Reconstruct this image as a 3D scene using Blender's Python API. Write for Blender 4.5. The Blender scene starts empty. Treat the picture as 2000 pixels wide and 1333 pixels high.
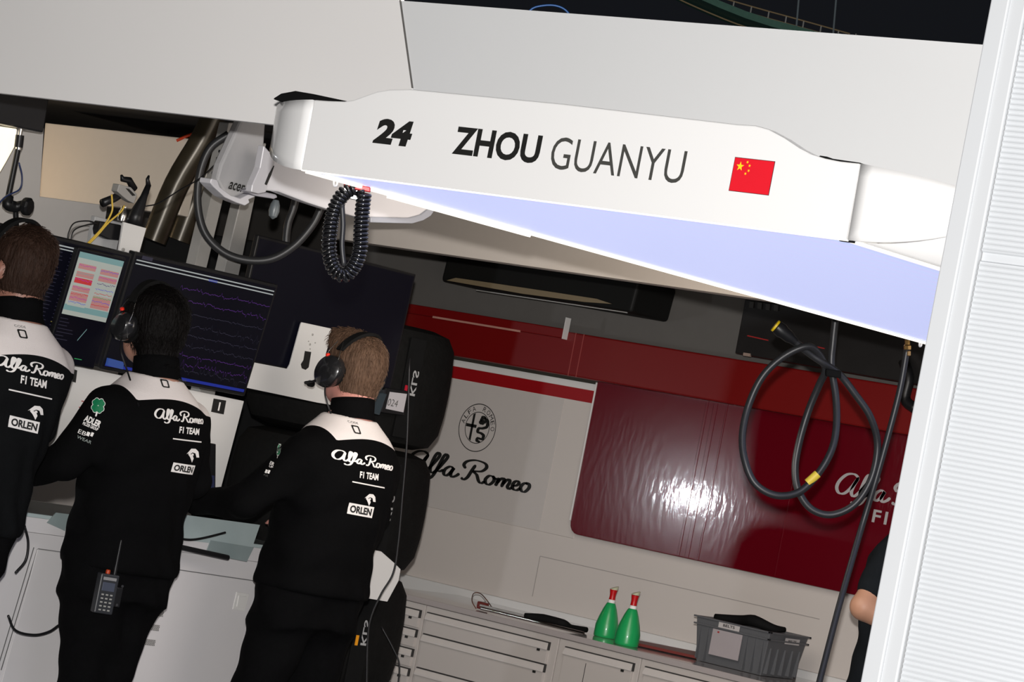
import bpy, bmesh, math, random
import numpy as np
from mathutils import Vector, Matrix
from mathutils.bvhtree import BVHTree
random.seed(7)
S = bpy.context.scene
COL = S.collection
# ------------------------------------------------------------------ camera
# world axes: +Y runs along the garage side wall (away, to the left in frame), +X runs into the garage along the car
FPX = 6000.0
CAMZ = 1.52
YAW, ROLL, TILT = math.radians(40), math.radians(11), math.radians(1.744)
Fh = Vector((math.cos(YAW), math.sin(YAW), 0)); Rh = Vector((math.sin(YAW), -math.cos(YAW), 0)); Uz = Vector((0, 0, 1))
FW = (Fh*math.cos(TILT) + Uz*math.sin(TILT)).normalized()
U0 = (Uz*math.cos(TILT) - Fh*math.sin(TILT)).normalized()
RT = Rh*math.cos(ROLL) + U0*math.sin(ROLL)
UP = U0*math.cos(ROLL) - Rh*math.sin(ROLL)
CAM = Vector((0, 0, CAMZ))
cam_d = bpy.data.cameras.new('camera'); cam = bpy.data.objects.new('camera', cam_d); COL.objects.link(cam)
cam_d.sensor_width = 36; cam_d.lens = 36*FPX/2000; cam_d.clip_start = 0.1; cam_d.clip_end = 200
cam.matrix_world = Matrix(((RT.x, UP.x, -FW.x, 0), (RT.y, UP.y, -FW.y, 0), (RT.z, UP.z, -FW.z, CAMZ), (0, 0, 0, 1)))
S.camera = cam
# ------------------------------------------------------------------ world and lights
w = bpy.data.worlds.new('night'); S.world = w; w.use_nodes = True
w.node_tree.nodes['Background'].inputs[0].default_value = (0.55, 0.6, 0.75, 1)
w.node_tree.nodes['Background'].inputs[1].default_value = 0.012
S.view_settings.view_transform = 'Standard'; S.view_settings.look = 'None'
S.view_settings.exposure = 0.0; S.view_settings.gamma = 1.0; S.view_settings.use_curve_mapping = False

def light(name, kind, loc, power, color, size=0.1, target=None, size_y=None, spot=None):
    d = bpy.data.lights.new(name, kind); d.energy = power; d.color = color
    if kind == 'AREA':
        d.size = size
        if size_y: d.shape = 'RECTANGLE'; d.size_y = size_y
    else: d.shadow_soft_size = size
    if spot: d.spot_size = spot; d.spot_blend = 0.15
    o = bpy.data.objects.new(name, d); COL.objects.link(o); o.location = loc
    if target is not None: o.rotation_euler = (Vector(target)-Vector(loc)).to_track_quat('-Z', 'Y').to_euler()
    return o
LAMPPOS = (6.3, 9.50, 1.38)
light('camera_flash', 'SPOT', CAM + UP*0.17, 2120, (1.0, 0.97, 0.945), 0.03, CAM+FW*8 + RT*0.1, spot=math.radians(95))
light('garage_ceiling_light', 'AREA', (7.3, 5.7, 2.44), 31, (1.0, 0.90, 0.80), 1.0, (9.7, 7.6, 1.4), 2.0)
light('left_person_fill', 'AREA', (5.7, 4.9, 2.42), 9, (1.0, 0.92, 0.86), 0.5, (5.8, 6.8, 1.6), 0.5)  # added fill that brightens the left person's back, not a lamp of the garage
light('work_lamp_across_garage', 'AREA', LAMPPOS, 6.5, (0.93, 0.95, 1.0), 0.09, (9.6, 7.2, 1.47), 0.09)
light('warm_work_lamp', 'POINT', (7.75, 9.55, 2.1), 3.2, (1.0, 0.72, 0.42), 0.08)

# ------------------------------------------------------------------ helpers
def pix(px, py, X=None, Y=None, Z=None, D=None):
    d = FW + RT*((px-1000)/FPX) - UP*((py-666.5)/FPX)
    if X is not None: t = X/d.x
    elif Y is not None: t = Y/d.y
    elif Z is not None: t = (Z-CAMZ)/d.z
    else: t = D
    return CAM + d*t
def topix(p):
    v = Vector(p)-CAM; D = v.dot(FW)
    return (1000+FPX*v.dot(RT)/D, 666.5-FPX*v.dot(UP)/D, D)

MATS = {}
def mat(name, col=(0.8, 0.8, 0.8), rough=0.5, metal=0.0, coat=0.0, emit=None, es=1.0, var=0.04, scale=30.0, bump=0.0, bscale=60.0, alpha=1.0, trans=0.0, spec=None, stretch=None):
    if name in MATS: return MATS[name]
    m = bpy.data.materials.new(name); m.use_nodes = True; nt = m.node_tree; N = nt.nodes; L = nt.links
    b = N['Principled BSDF']; b.inputs['Roughness'].default_value = rough; b.inputs['Metallic'].default_value = metal
    b.inputs['Coat Weight'].default_value = coat; b.inputs['Coat Roughness'].default_value = 0.06
    b.inputs['Alpha'].default_value = alpha; b.inputs['Transmission Weight'].default_value = trans
    if spec is not None: b.inputs['Specular IOR Level'].default_value = spec
    tc = N.new('ShaderNodeTexCoord'); mp = N.new('ShaderNodeMapping'); L.new(tc.outputs['Object'], mp.inputs[0])
    if stretch: mp.inputs['Scale'].default_value = stretch
    nz = N.new('ShaderNodeTexNoise'); nz.inputs['Scale'].default_value = scale; nz.inputs['Detail'].default_value = 3
    L.new(mp.outputs[0], nz.inputs['Vector'])
    mx = N.new('ShaderNodeMix'); mx.data_type = 'RGBA'
    c = Vector(col)
    mx.inputs['A'].default_value = (*[max(0, x*(1-var)) for x in c], 1); mx.inputs['B'].default_value = (*[min(1, x*(1+var)) for x in c], 1)
    L.new(nz.outputs['Fac'], mx.inputs['Factor']); L.new(mx.outputs['Result'], b.inputs['Base Color'])
    if bump:
        n2 = N.new('ShaderNodeTexNoise'); n2.inputs['Scale'].default_value = bscale; n2.inputs['Detail'].default_value = 4
        L.new(mp.outputs[0], n2.inputs['Vector'])
        bp = N.new('ShaderNodeBump'); bp.inputs['Strength'].default_value = bump; bp.inputs['Distance'].default_value = 0.01
        L.new(n2.outputs['Fac'], bp.inputs['Height']); L.new(bp.outputs[0], b.inputs['Normal'])
        if coat: L.new(bp.outputs[0], b.inputs['Coat Normal'])
    if emit: b.inputs['Emission Color'].default_value = (*emit, 1); b.inputs['Emission Strength'].default_value = es
    MATS[name] = m; return m
def g(v): return tuple((x/255/12.92 if x/255 <= 0.04045 else ((x/255+0.055)/1.055)**2.4) for x in v)

def tag(o, label=None, cat=None, group=None, kind=None):
    if label: o['label'] = label
    if cat: o['category'] = cat
    if group: o['group'] = group
    if kind: o['kind'] = kind
    return o
def empty(name, loc, label, cat, group=None):
    o = bpy.data.objects.new(name, None); o.empty_display_size = 0.05; COL.objects.link(o); o.location = loc
    return tag(o, label, cat, group)
def setparent(o, p):
    if p is None: return
    o.parent = p; bpy.context.view_layer.update() if False else None
    M = world_of(p); o.matrix_parent_inverse = M.inverted()
def world_of(p):
    M = p.matrix_basis.copy()
    if p.parent: M = world_of(p.parent) @ p.matrix_parent_inverse @ M
    return M
def obj(name, verts, faces, m, parent=None, smooth=False, bevel=0, mats=None, midx=None, recenter=True, seg=2, angle=35):
    """verts in world space; origin is moved to the base centre"""
    me = bpy.data.meshes.new(name)
    V = np.array([tuple(v) for v in verts], dtype=float)
    org = np.array([V[:, 0].mean(), V[:, 1].mean(), V[:, 2].min()]) if recenter else np.zeros(3)
    me.from_pydata((V-org).tolist(), [], [list(map(int, f)) for f in faces])
    for mm in (mats or [m]): me.materials.append(mm)
    if midx is not None: me.polygons.foreach_set('material_index', midx)
    me.update()
    o = bpy.data.objects.new(name, me); COL.objects.link(o); o.location = org
    if smooth:
        me.polygons.foreach_set('use_smooth', [True]*len(me.polygons))
        if smooth == 'auto': me.set_sharp_from_angle(angle=math.radians(angle))
    if bevel:
        b = o.modifiers.new('bevel', 'BEVEL'); b.width = bevel; b.segments = seg; b.limit_method = 'ANGLE'; b.harden_normals = False
    setparent(o, parent)
    return o
class MB:
    def __init__(s): s.v = []; s.f = []; s.mi = []
    def add(s, v, f, mi=0):
        n = len(s.v); s.v += [tuple(x) for x in v]; s.f += [[i+n for i in q] for q in f]; s.mi += [mi]*len(f); return s
    def box(s, a, b, mi=0):
        x0, y0, z0 = a; x1, y1, z1 = b
        v = [(x0,y0,z0),(x1,y0,z0),(x1,y1,z0),(x0,y1,z0),(x0,y0,z1),(x1,y0,z1),(x1,y1,z1),(x0,y1,z1)]
        return s.add(v, [(3,2,1,0),(4,5,6,7),(0,1,5,4),(1,2,6,5),(2,3,7,6),(3,0,4,7)], mi)
    def obox(s, c, ax, ay, az, mi=0):
        c, ax, ay, az = Vector(c), Vector(ax), Vector(ay), Vector(az)
        v = [c+ax*i+ay*j+az*k for k in (-1, 1) for i, j in ((-1,-1),(1,-1),(1,1),(-1,1))]
        return s.add(v, [(3,2,1,0),(4,5,6,7),(0,1,5,4),(1,2,6,5),(2,3,7,6),(3,0,4,7)], mi)
    def prism(s, pts, ext, mi=0):
        pts = [Vector(p) for p in pts]; ext = Vector(ext); n = len(pts)
        s.add(pts + [p+ext for p in pts], [list(range(n)), list(range(2*n-1, n-1, -1))] + [(i, i+n, (i+1) % n+n, (i+1) % n) for i in range(n)], mi); return s
    def quad(s, a, b, c, d, mi=0): return s.add([a, b, c, d], [(0, 1, 2, 3)], mi)
    def tube(s, pts, r, seg=10, mi=0, closed=False, sm=0):
        if sm:
            n0 = len(pts); pts = smooth_path(pts, sm)
            if isinstance(r, (list, tuple)): r = [float(np.interp(i/sm, range(n0), r)) for i in range(len(pts))]
        v, f = tube_geo(pts, r, seg); return s.add(v, f, mi)
    def lathe(s, c, prof, axis=(0, 0, 1), seg=32, mi=0, sx=1.0):
        v, f = lathe_geo(c, prof, axis, seg, sx); return s.add(v, f, mi)
    def build(s, name, m, parent=None, **k):
        if isinstance(m, (list, tuple)): return obj(name, s.v, s.f, None, parent, mats=m, midx=s.mi, **k)
        return obj(name, s.v, s.f, m, parent, **k)
def smooth_path(pts, n=8):
    P = [Vector(p) for p in pts]; P = [P[0]*2-P[1]] + P + [P[-1]*2-P[-2]]; out = []
    for i in range(1, len(P)-2):
        a, b, c, d = P[i-1:i+3]
        for k in range(n):
            t = k/n
            out.append(0.5*((2*b) + (c-a)*t + (2*a-5*b+4*c-d)*t*t + (3*b-a-3*c+d)*t**3))
    out.append(P[-2]); return out
def tube_geo(pts, r, seg=10):
    P = [Vector(p) for p in pts]; n = len(P); V = []; F = []
    rr = r if isinstance(r, (list, tuple)) else [r]*n
    T = [(P[min(i+1, n-1)]-P[max(i-1, 0)]).normalized() for i in range(n)]
    a = T[0].orthogonal().normalized()
    for i in range(n):
        a = (a - T[i]*a.dot(T[i])).normalized(); b = T[i].cross(a)
        for k in range(seg):
            t = 2*math.pi*k/seg; V.append(P[i] + (a*math.cos(t)+b*math.sin(t))*rr[i])
    for i in range(n-1):
        for k in range(seg):
            F.append((i*seg+k, i*seg+(k+1) % seg, (i+1)*seg+(k+1) % seg, (i+1)*seg+k))
    F.append(list(range(seg-1, -1, -1))); F.append([(n-1)*seg+k for k in range(seg)])
    return V, F
def lathe_geo(c, prof, axis=(0, 0, 1), seg=32, sx=1.0):
    c = Vector(c); ax = Vector(axis).normalized(); a = ax.orthogonal().normalized(); b = ax.cross(a); V = []; F = []; n = len(prof)
    for (r, h) in prof:
        for k in range(seg):
            t = 2*math.pi*k/seg; V.append(c + ax*h + a*(math.cos(t)*r) + b*(math.sin(t)*r*sx))
    for i in range(n-1):
        for k in range(seg): F.append((i*seg+k, i*seg+(k+1) % seg, (i+1)*seg+(k+1) % seg, (i+1)*seg+k))
    F.append(list(range(seg-1, -1, -1))); F.append([(n-1)*seg+k for k in range(seg)])
    return V, F
# --- lettering: 2D meshes (numpy verts Nx2, faces)
def text2d(s, bold=0.0, shear=0.0, spacing=1.0):
    c = bpy.data.curves.new('t', 'FONT'); c.body = s; c.offset = bold; c.shear = shear; c.space_character = spacing; c.resolution_u = 4
    o = bpy.data.objects.new('t', c); COL.objects.link(o)
    dg = bpy.context.evaluated_depsgraph_get(); me = bpy.data.meshes.new_from_object(o.evaluated_get(dg))
    V = np.array([v.co[:2] for v in me.vertices]); F = [list(p.vertices) for p in me.polygons]
    bpy.data.objects.remove(o); bpy.data.curves.remove(c); bpy.data.meshes.remove(me)
    V = V - V.min(0); return V / V.max(0), F
def ribbon(pts, w, n=8):
    P = smooth_path([(x, y, 0) for x, y in pts], n); V = []; F = []; m = len(P)
    for i, p in enumerate(P):
        t = (P[min(i+1, m-1)]-P[max(i-1, 0)]).normalized(); nrm = Vector((-t.y, t.x, 0))
        e = min(1, min(i, m-1-i)/3+0.45)
        # broad pen held at a slant: down strokes thick, cross strokes thin
        k = w*(0.55+0.6*abs(t.y))*e
        V += [(p.x+nrm.x*k, p.y+nrm.y*k), (p.x-nrm.x*k, p.y-nrm.y*k)]
    for i in range(m-1): F.append([2*i, 2*i+1, 2*i+3, 2*i+2])
    return V, F
def script2d(strokes, w):
    V = []; F = []
    for s in strokes:
        v, f = ribbon(s, w); n = len(V); V += v; F += [[i+n for i in q] for q in f]
    return np.array(V), F
ALFA = [
 [(1.9,1.72),(1.45,1.95),(0.85,1.8),(0.35,1.2),(0.18,0.55),(0.45,0.08),(0.95,0.15),(1.45,0.8),(1.9,1.75)],
 [(1.9,1.75),(1.62,1.0),(1.5,0.35),(1.7,0.02),(2.05,0.28),(2.55,1.1),(2.88,1.85),(2.72,2.1),(2.5,1.75),(2.3,0.9),(2.28,0.25),(2.48,0.02),(2.8,0.3),(3.25,1.1),(3.58,1.85),(3.42,2.1),(3.2,1.75),(2.95,0.8),(2.65,-0.15),(2.35,-0.58),(1.92,-0.7),(1.6,-0.5)],
 [(2.85,0.3),(3.15,0.32),(3.45,0.55)],
 [(4.25,0.9),(3.95,0.98),(3.58,0.65),(3.5,0.2),(3.72,0.02),(4.02,0.3),(4.3,0.92),(4.12,0.35),(4.25,0.02),(4.6,0.2),(4.85,0.5)],
 [(6.1,1.65),(5.85,1.0),(5.6,0.3),(5.3,0.0),(5.05,0.15)],
 [(5.3,1.1),(5.1,1.45),(5.35,1.85),(6.05,2.1),(6.85,1.98),(7.05,1.6),(6.7,1.15),(6.05,0.98),(6.35,0.7),(6.6,0.15),(6.85,0.0),(7.15,0.25)],
 [(7.75,0.9),(7.4,0.85),(7.15,0.45),(7.25,0.08),(7.55,0.02),(7.85,0.4),(7.85,0.75),(7.7,0.9),(7.95,0.7),(8.15,0.75)],
 [(8.25,0.88),(8.18,0.4),(8.08,0.02)],[(8.15,0.3),(8.4,0.75),(8.65,0.9),(8.72,0.7),(8.6,0.02)],[(8.65,0.3),(8.9,0.75),(9.15,0.9),(9.22,0.65),(9.1,0.2),(9.25,0.0),(9.5,0.2)],
 [(9.5,0.35),(9.85,0.5),(10.0,0.75),(9.85,0.92),(9.6,0.75),(9.5,0.35),(9.65,0.05),(9.95,0.05),(10.2,0.3)],
 [(10.7,0.92),(10.4,0.8),(10.2,0.4),(10.35,0.05),(10.62,0.05),(10.88,0.45),(10.88,0.8),(10.7,0.92),(10.6,0.75)]]
def alfa2d(w=0.13):
    V, F = script2d(ALFA, w); return V/np.array([11.0, 2.2]), F   # x 0..1, y ~ -0.4..1
def eagle2d():
    A = [(0,.55),(.3,.97),(.62,1.0),(.85,.82),(1,.42),(.8,.40),(.66,.68),(.45,.72),(.22,.52),(.1,.62)]
    B = [(.12,.55),(.3,.6),(.52,.48),(.62,.3),(.56,0),(.42,.22),(.3,.38)]
    C = [(.38,.5),(.5,.46),(.58,.55),(.5,.66),(.4,.62)]
    V = A+B+C; F = [list(range(5))+[5,6,7,8,9], list(range(10, 17)), list(range(17, 22))]
    return np.array(V), F
def rect2d(): return np.array([(0,0),(1,0),(1,1),(0,1)], float), [[0,1,2,3]]
def box_letters(s, pad=0.12, bold=0.03):
    """solid block with the letters cut in the dark cloth: drawn as block + letters (2 materials)"""
    V, F = text2d(s, bold); V = V*(1-2*pad)+pad; return V, F
def on_plane(geo, O, u, v, thick=0.0006, n=None, clip=None):
    """geo in unit box -> world, u and v are full width / height vectors"""
    V, F = geo; O, u, v = Vector(O), Vector(u), Vector(v)
    n = n or u.cross(v).normalized()
    return [O+u*float(a)+v*float(b)+n*thick for a, b in V], F
def refine2d(V, F, step):
    bm = bmesh.new(); vs = [bm.verts.new((x, y, 0)) for x, y in V]
    for f in F:
        try: bm.faces.new([vs[i] for i in f])
        except Exception: pass
    V = np.array(V)
    for ax in (0, 1):
        lo, hi = V[:, ax].min(), V[:, ax].max(); k = lo+step[ax]
        while k < hi:
            co = [0, 0, 0]; no = [0, 0, 0]; co[ax] = k; no[ax] = 1
            bmesh.ops.bisect_plane(bm, geom=bm.verts[:]+bm.edges[:]+bm.faces[:], dist=1e-6, plane_co=co, plane_no=no); k += step[ax]
    bm.verts.ensure_lookup_table(); bm.verts.index_update()
    V2 = np.array([v.co[:2] for v in bm.verts]); F2 = [[v.index for v in f.verts] for f in bm.faces]; bm.free()
    return V2, F2
def px_plane_text(geo, tl, tr, bl, **pl):
    """place unit-box art so its top-left, top-right, bottom-left corners sit at photo points on a plane; keeps world-axis u"""
    a, b, c = pix(*tl, **pl), pix(*tr, **pl), pix(*bl, **pl)
    return geo, c, b-a, a-c
# ------------------------------------------------------------------ materials
M_white = mat('painted_white_metal', (0.72, 0.71, 0.69), 0.45, var=0.015, scale=2)
M_head = mat('matt_white_panel', (0.90, 0.885, 0.87), 0.6, var=0.015, scale=1.5)
M_gloss = mat('gloss_white_fascia', (0.86, 0.86, 0.855), 0.22, coat=0.5, var=0.01, scale=2)
M_wallw = mat('white_wall_board', (0.62, 0.57, 0.53), 0.5, var=0.02, scale=4)
M_red = mat('dark_red_soffit', g((112, 6, 6)), 0.45, var=0.06, scale=3)
M_redg = mat('gloss_red_panel', g((96, 5, 20)), 0.2, coat=0.7, var=0.03, scale=3, bump=0.05, bscale=45, stretch=(1, 1, 0.35))
M_grey = mat('dark_grey_wall', (0.115, 0.108, 0.10), 0.8, var=0.06, scale=20)
M_black = mat('black_plastic', (0.009, 0.009, 0.010), 0.4, var=0.2, spec=0.35)
M_blackm = mat('matt_black', (0.007, 0.007, 0.007), 0.8, var=0.2, spec=0.1)
M_rubber = mat('black_rubber_hose', (0.022, 0.0225, 0.024), 0.42, var=0.15, scale=60)
M_chrome = mat('bright_metal', (0.75, 0.74, 0.72), 0.22, metal=1.0)
M_alu = mat('aluminium_profile', (0.42, 0.41, 0.39), 0.45, metal=0.35, var=0.08, scale=25)
M_print = mat('white_print', (0.86, 0.83, 0.80), 0.7, var=0.01)
M_ink = mat('black_ink', (0.013, 0.013, 0.012), 0.5, var=0.05)
M_ink2 = mat('dark_grey_ink', (0.06, 0.06, 0.055), 0.5, var=0.05)
# ------------------------------------------------------------------ room shell
def struct(name, mb, m, **k):
    o = mb.build(name, m, **k); o['kind'] = 'structure'; return o
XW, XC, XB, XS, XH = 9.7, 9.05, 8.2, 4.9, 5.4
CEIL = 2.48
struct('floor', MB().box((-1, -3, -0.1), (XW+2.5, 14, 0)), mat('grey_garage_floor', (0.25, 0.25, 0.25), 0.5, var=0.1))
struct('ceiling', MB().box((XH+0.1, 0.4, CEIL), (XW, 14, CEIL+0.012)), mat('dark_ceiling', (0.012, 0.012, 0.012), 0.9))
# right side wall of the garage: white lower wall, red glossy panel on it, grey wall above
zr = pix(1286, 765, X=XW-0.12).z
struct('wall_right', MB().box((XW, 0.4, 0), (XW+0.1, 14, CEIL)), [M_wallw])
y0 = pix(1930, 700, X=XW).y; y1 = pix(300, 600, X=XW).y
zg = pix(1280, 676, X=XW-0.08).z
o = struct('wall_upper', MB().box((XW-0.04, y0-0.3, zg-0.1), (XW-0.001, y1+2, CEIL-0.001)), M_grey)
struct('wall_back', MB().box((4, 12.5, 0), (XW, 12.6, CEIL)), M_blackm)
# red glossy panel: photo outline on plane XW-0.05
XR = XW-0.05
pz = pix(1140, 1048, X=XR); zb = pz.z; yl = pix(1137, 900, X=XR).y; ztop = pix(1175, 745, X=XR).z; yr = y0-0.4
r = 0.045
pts = [(XR, yr, ztop), (XR, yl, ztop), (XR, yl, zb+r)] + [(XR, yl-r+r*math.cos(t), zb+r-r*math.sin(t)) for t in (0.4, 0.8, 1.2)] + [(XR, yl-r, zb), (XR, yr, zb)]
pts = [(a, b, c) for a, b, c in pts]
mb = MB(); mb.prism(pts, (0.045, 0, 0))
o = mb.build('red_wall_panel', M_redg, bevel=0.004); tag(o, 'large glossy dark red wall panel with vertical joints and a bright lamp reflection', 'wall panel')
for pxx, ww in ((1345, 0.006), (1362, 0.010), (1385, 0.004), (1540, 0.004)):   # raised joint trims of the panel
    yy = pix(pxx, 980, X=XR).y
    MB().box((XR-0.0015, yy-ww, zb+0.005), (XR+0.001, yy+ww, ztop)).build('joint_strip', M_redg, o, bevel=0.002)
# lettering on red panel
lt = MB()
a, c = pix(1627, 945, X=XR-0.001), None
uy = Vector((0, -1, 0)); uz = Vector((0, 0, 1))
base = pix(1628, 963, X=XR-0.001); wth = abs(pix(1880, 1010, X=XR).y-base.y)
v_, f_ = on_plane(alfa2d(0.13), base, uy*wth, uz*0.093, 0.0, Vector((-1, 0, 0))); lt.add(v_, f_)
b2 = pix(1702, 1020, X=XR-0.001)
v_, f_ = on_plane(text2d('F1 TEAM', 0.02), b2, uy*0.33, uz*0.048, 0.0, Vector((-1, 0, 0))); lt.add(v_, f_)
lt.build('wall_lettering', mat('grey_print', (0.42, 0.40, 0.40), 0.6), o)
# red soffit band above white wall
XF = XW-0.16
zt0 = pix(1280, 676, X=XF).z; zb0 = pix(1286, 765, X=XF).z
ycor = pix(1177, 743, X=XF).y
mb = MB().box((XF, yr, zb0), (XW-0.045, y1, zt0), 0)
band = mb.build('red_soffit_band', M_red, bevel=0.006); tag(band, 'long matt red band running along the top of the right wall', 'soffit')
ya, yb = pix(845, 625, X=XF-0.03).y, pix(1098, 660, X=XF-0.03).y
zl = pix(1000, 645, X=XF-0.03).z
MB().box((XF-0.03, yb, zl), (XF+0.002, ya+1.2, pix(1000, 626, X=XF-0.03).z)).build('raised_ledge', M_red, band, bevel=0.004)
MB().box((XF-0.034, yb+0.22, zl-0.004), (XF-0.029, ya, zl+0.004)).build('bright_edge', mat('pale_red_edge', (0.5, 0.25, 0.2), 0.15, coat=1.0), band)  # pale glossy strip along the lower front edge of the ledge
MB().box((XF-0.032, yb-0.002, zl-0.002), (XF+0.001, yb, zl+0.085)).build('end_trim', M_white, band)
for pxx in (1118, 1134): 
    yy = pix(pxx, 690, X=XF).y; MB().box((XF-0.002, yy-0.001, zb0), (XF+0.001, yy+0.001, zt0)).build('joint_line', mat('joint_pink', (0.35, 0.08, 0.07), 0.5), band)
# white wall board with crest: stands proud between tyres and the red panel
XP = XW-0.006
zq = pix(1160, 752, X=XP).z
ylb = yl+0.002
mb = MB().box((XP, ylb, zb-0.02), (XW-0.001, y1, zq), 0)
wb = mb.build('white_wall_board', M_wallw, bevel=0.003); tag(wb, 'white wall board carrying round black crest and black script lettering', 'wall panel')
MB().box((XW-0.05, ylb, zq+0.002), (XW-0.001, y1, zq+0.05)).build('gap_shade_strip', mat('olive_gap_shade', (.03, .028, .02), .8), wb)  # solid strip coloured dark to stand in for the shaded gap above the board
MB().box((XP-0.012, ylb+0.002, zq-0.024), (XP+0.001, y1, zq+0.002)).build('top_lip', M_white, wb)
MB().box((XP-0.003, ylb+0.012, zq-0.075), (XP+0.001, y1, zq-0.025)).build('red_stripe', mat('red_stripe', g((150, 10, 18)), 0.5), wb)
MB().box((XR-0.004, ylb-0.003, zb+0.05), (XP+0.003, ylb+0.003, zq+0.01)).build('edge_trim', M_white, wb, bevel=0.002)
# large sticker sheet, slightly greyer
ys0 = pix(1080, 900, X=XP).y; zs0 = pix(1060, 1038, X=XP).z
MB().box((XP-0.0015, ys0, zs0), (XP+0.001, y1, zq-0.078)).build('sticker_sheet', mat('sticker_sheet', (0.57, 0.53, 0.50), 0.45, var=0.02), wb)
# crest
cc = pix(932, 836, X=XP-0.004); R0 = 0.5*abs(pix(932, 788, X=XP).z-pix(918, 882, X=XP).z)
cr = MB()
def ring(c, r0, r1, n=64):
    v = []; f = []
    for k in range(n):
        t = 2*math.pi*k/n; v += [c+uy*(math.cos(t)*r0)+uz*(math.sin(t)*r0), c+uy*(math.cos(t)*r1)+uz*(math.sin(t)*r1)]
    for k in range(n): j = (k+1) % n; f.append((2*k, 2*k+1, 2*j+1, 2*j))
    return v, f
cr.add(*ring(cc, R0, R0*0.965)); cr.add(*ring(cc, R0*0.66, R0*0.63))
def P2(a, b): return cc+uy*(a*R0)+uz*(b*R0)
cr.quad(P2(-0.34, -0.52), P2(-0.22, -0.58), P2(-0.22, 0.58), P2(-0.34, 0.52))
cr.quad(P2(-0.62, -0.02), P2(-0.05, -0.02), P2(-0.05, 0.11), P2(-0.62, 0.11))
v, f = ribbon([(0.08, 0.32), (0.25, 0.42), (0.48, 0.35), (0.5, 0.12), (0.3, 0.02), (0.1, -0.02), (0.08, -0.16), (0.28, -0.2), (0.42, -0.28), (0.36, -0.42), (0.15, -0.42), (0.12, -0.52), (0.3, -0.56)], 0.075)
cr.add([P2(*p) for p in v], f)
v, f = ribbon([(0.05, 0.3), (0.2, 0.22), (0.3, 0.3), (0.42, 0.28)], 0.10); cr.add([P2(*p) for p in v], f)
v, f = ribbon([(0.1, 0.45), (0.25, 0.5), (0.4, 0.42)], 0.05); cr.add([P2(*p) for p in v], f)
for i, ch in enumerate('ALFA ROMEO'):
    if ch == ' ': continue
    V, F = text2d(ch, 0.0); ang = math.radians(168-i*17.5-(6 if i > 4 else 0)); s = 0.2; cw = 0.17 if ch != 'M' else 0.2
    rad = 0.72; rx, ry = math.cos(ang), math.sin(ang); tx, ty = ry, -rx
    cr.add([P2(rx*(rad+b*s)+tx*(a-0.5)*cw, ry*(rad+b*s)+ty*(a-0.5)*cw) for a, b in V], F)
cr.build('crest', M_ink, wb)
lt = MB(); base = pix(790, 913, X=XP-0.004); wth = abs(pix(1035, 963, X=XP).y-base.y)
v_, f_ = on_plane(alfa2d(0.135), base, uy*wth, uz*0.092, 0.0, Vector((-1, 0, 0))); lt.add(v_, f_); lt.build('script_lettering', M_ink, wb)
# faint cover-plate seams on lower wall
mj = mat('seam_line', (0.36, 0.33, 0.31), 0.6)
a1 = pix(1055, 1087, X=XW-0.001); b1 = pix(1600, 1212, X=XW-0.001)
sm = MB().box((XW-0.0015, b1.y, a1.z-0.0015), (XW+0.01, a1.y, a1.z+0.0015)).box((XW-0.0015, a1.y-0.001, 0.9), (XW+0.01, a1.y+0.002, a1.z))
o = struct('trim_1', sm, mj)
struct('trim_2', MB().box((XW-0.03, yr, 0.80), (XW-0.001, y1, 0.868)), M_white, bevel=0.004)
# ------------------------------------------------------------------ front header and entrance jamb
def polyX(X, P, t): return [pix(*p, X=X) for p in P], (t, 0, 0)
struct('trim_3', MB().prism(*polyX(XH, [(-120, -160), (770, -75), (779, 0), (803, 170), (815, 276), (-120, 168)], 0.02)), M_head)
struct('trim_4', MB().prism(*polyX(XH+0.004, [(780, 1), (804.5, 170), (817, 276), (2100, 424), (2100, 101)], 0.02)), mat('matt_white_panel_cool', (0.75, 0.76, 0.765), 0.6, var=0.015, scale=1.5))
sm = MB(); sm.prism([pix(*p, X=XH-0.001) for p in [(779.2, -5), (781, -5), (805.5, 172), (803.8, 172)]], (0.004, 0, 0)); struct('trim_8', sm, mat('dark_seam', (.12, .115, .11), .7))
XJ = 4.7; M_jamb = mat('jamb_white', (0.53, 0.55, 0.57), 0.45, var=0.015, scale=2)
def jl(y, off=0): return (1935+off-0.1913*y, y)
struct('trim_5', MB().prism(*polyX(XJ, [jl(-120), jl(-120, 36), jl(1450, 36), jl(1450)], 0.10)), M_jamb, bevel=0.003)
struct('trim_6', MB().prism(*polyX(XJ+0.006, [jl(-120, 37), jl(-120, 70), jl(1450, 70), jl(1450, 37)], 0.09)), M_jamb, bevel=0.003)
yj = pix(1985, 300, X=XJ).y
yj = pix(1940, 330, X=XJ).y
# corrugated wall cladding right of the jamb
ca = MB(); zlo, zhi = -0.0, 3.4; pitch = 0.0098; n = int((zhi-zlo)/pitch); zs = pix(1960, 505, X=XJ).z
vv = []; ff = []; Y0 = yj+0.0; Y1 = yj-1.2
for i in range(n*4+1):
    z = zlo+i*pitch/4; ph = i % 4; d = (0, 0.0018, 0.0026, 0.0018)[ph]
    if abs(z-zs) < 0.008: d = 0.006
    vv += [(XJ+0.012+d, Y0, z), (XJ+0.012+d, Y1, z)]
for i in range(n*4): ff.append((2*i, 2*i+1, 2*i+3, 2*i+2))
ca.add(vv, ff); struct('wall_front', ca, mat('ribbed_white_cladding', (0.55, 0.575, 0.60), 0.45, var=0.02, scale=3))
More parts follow.
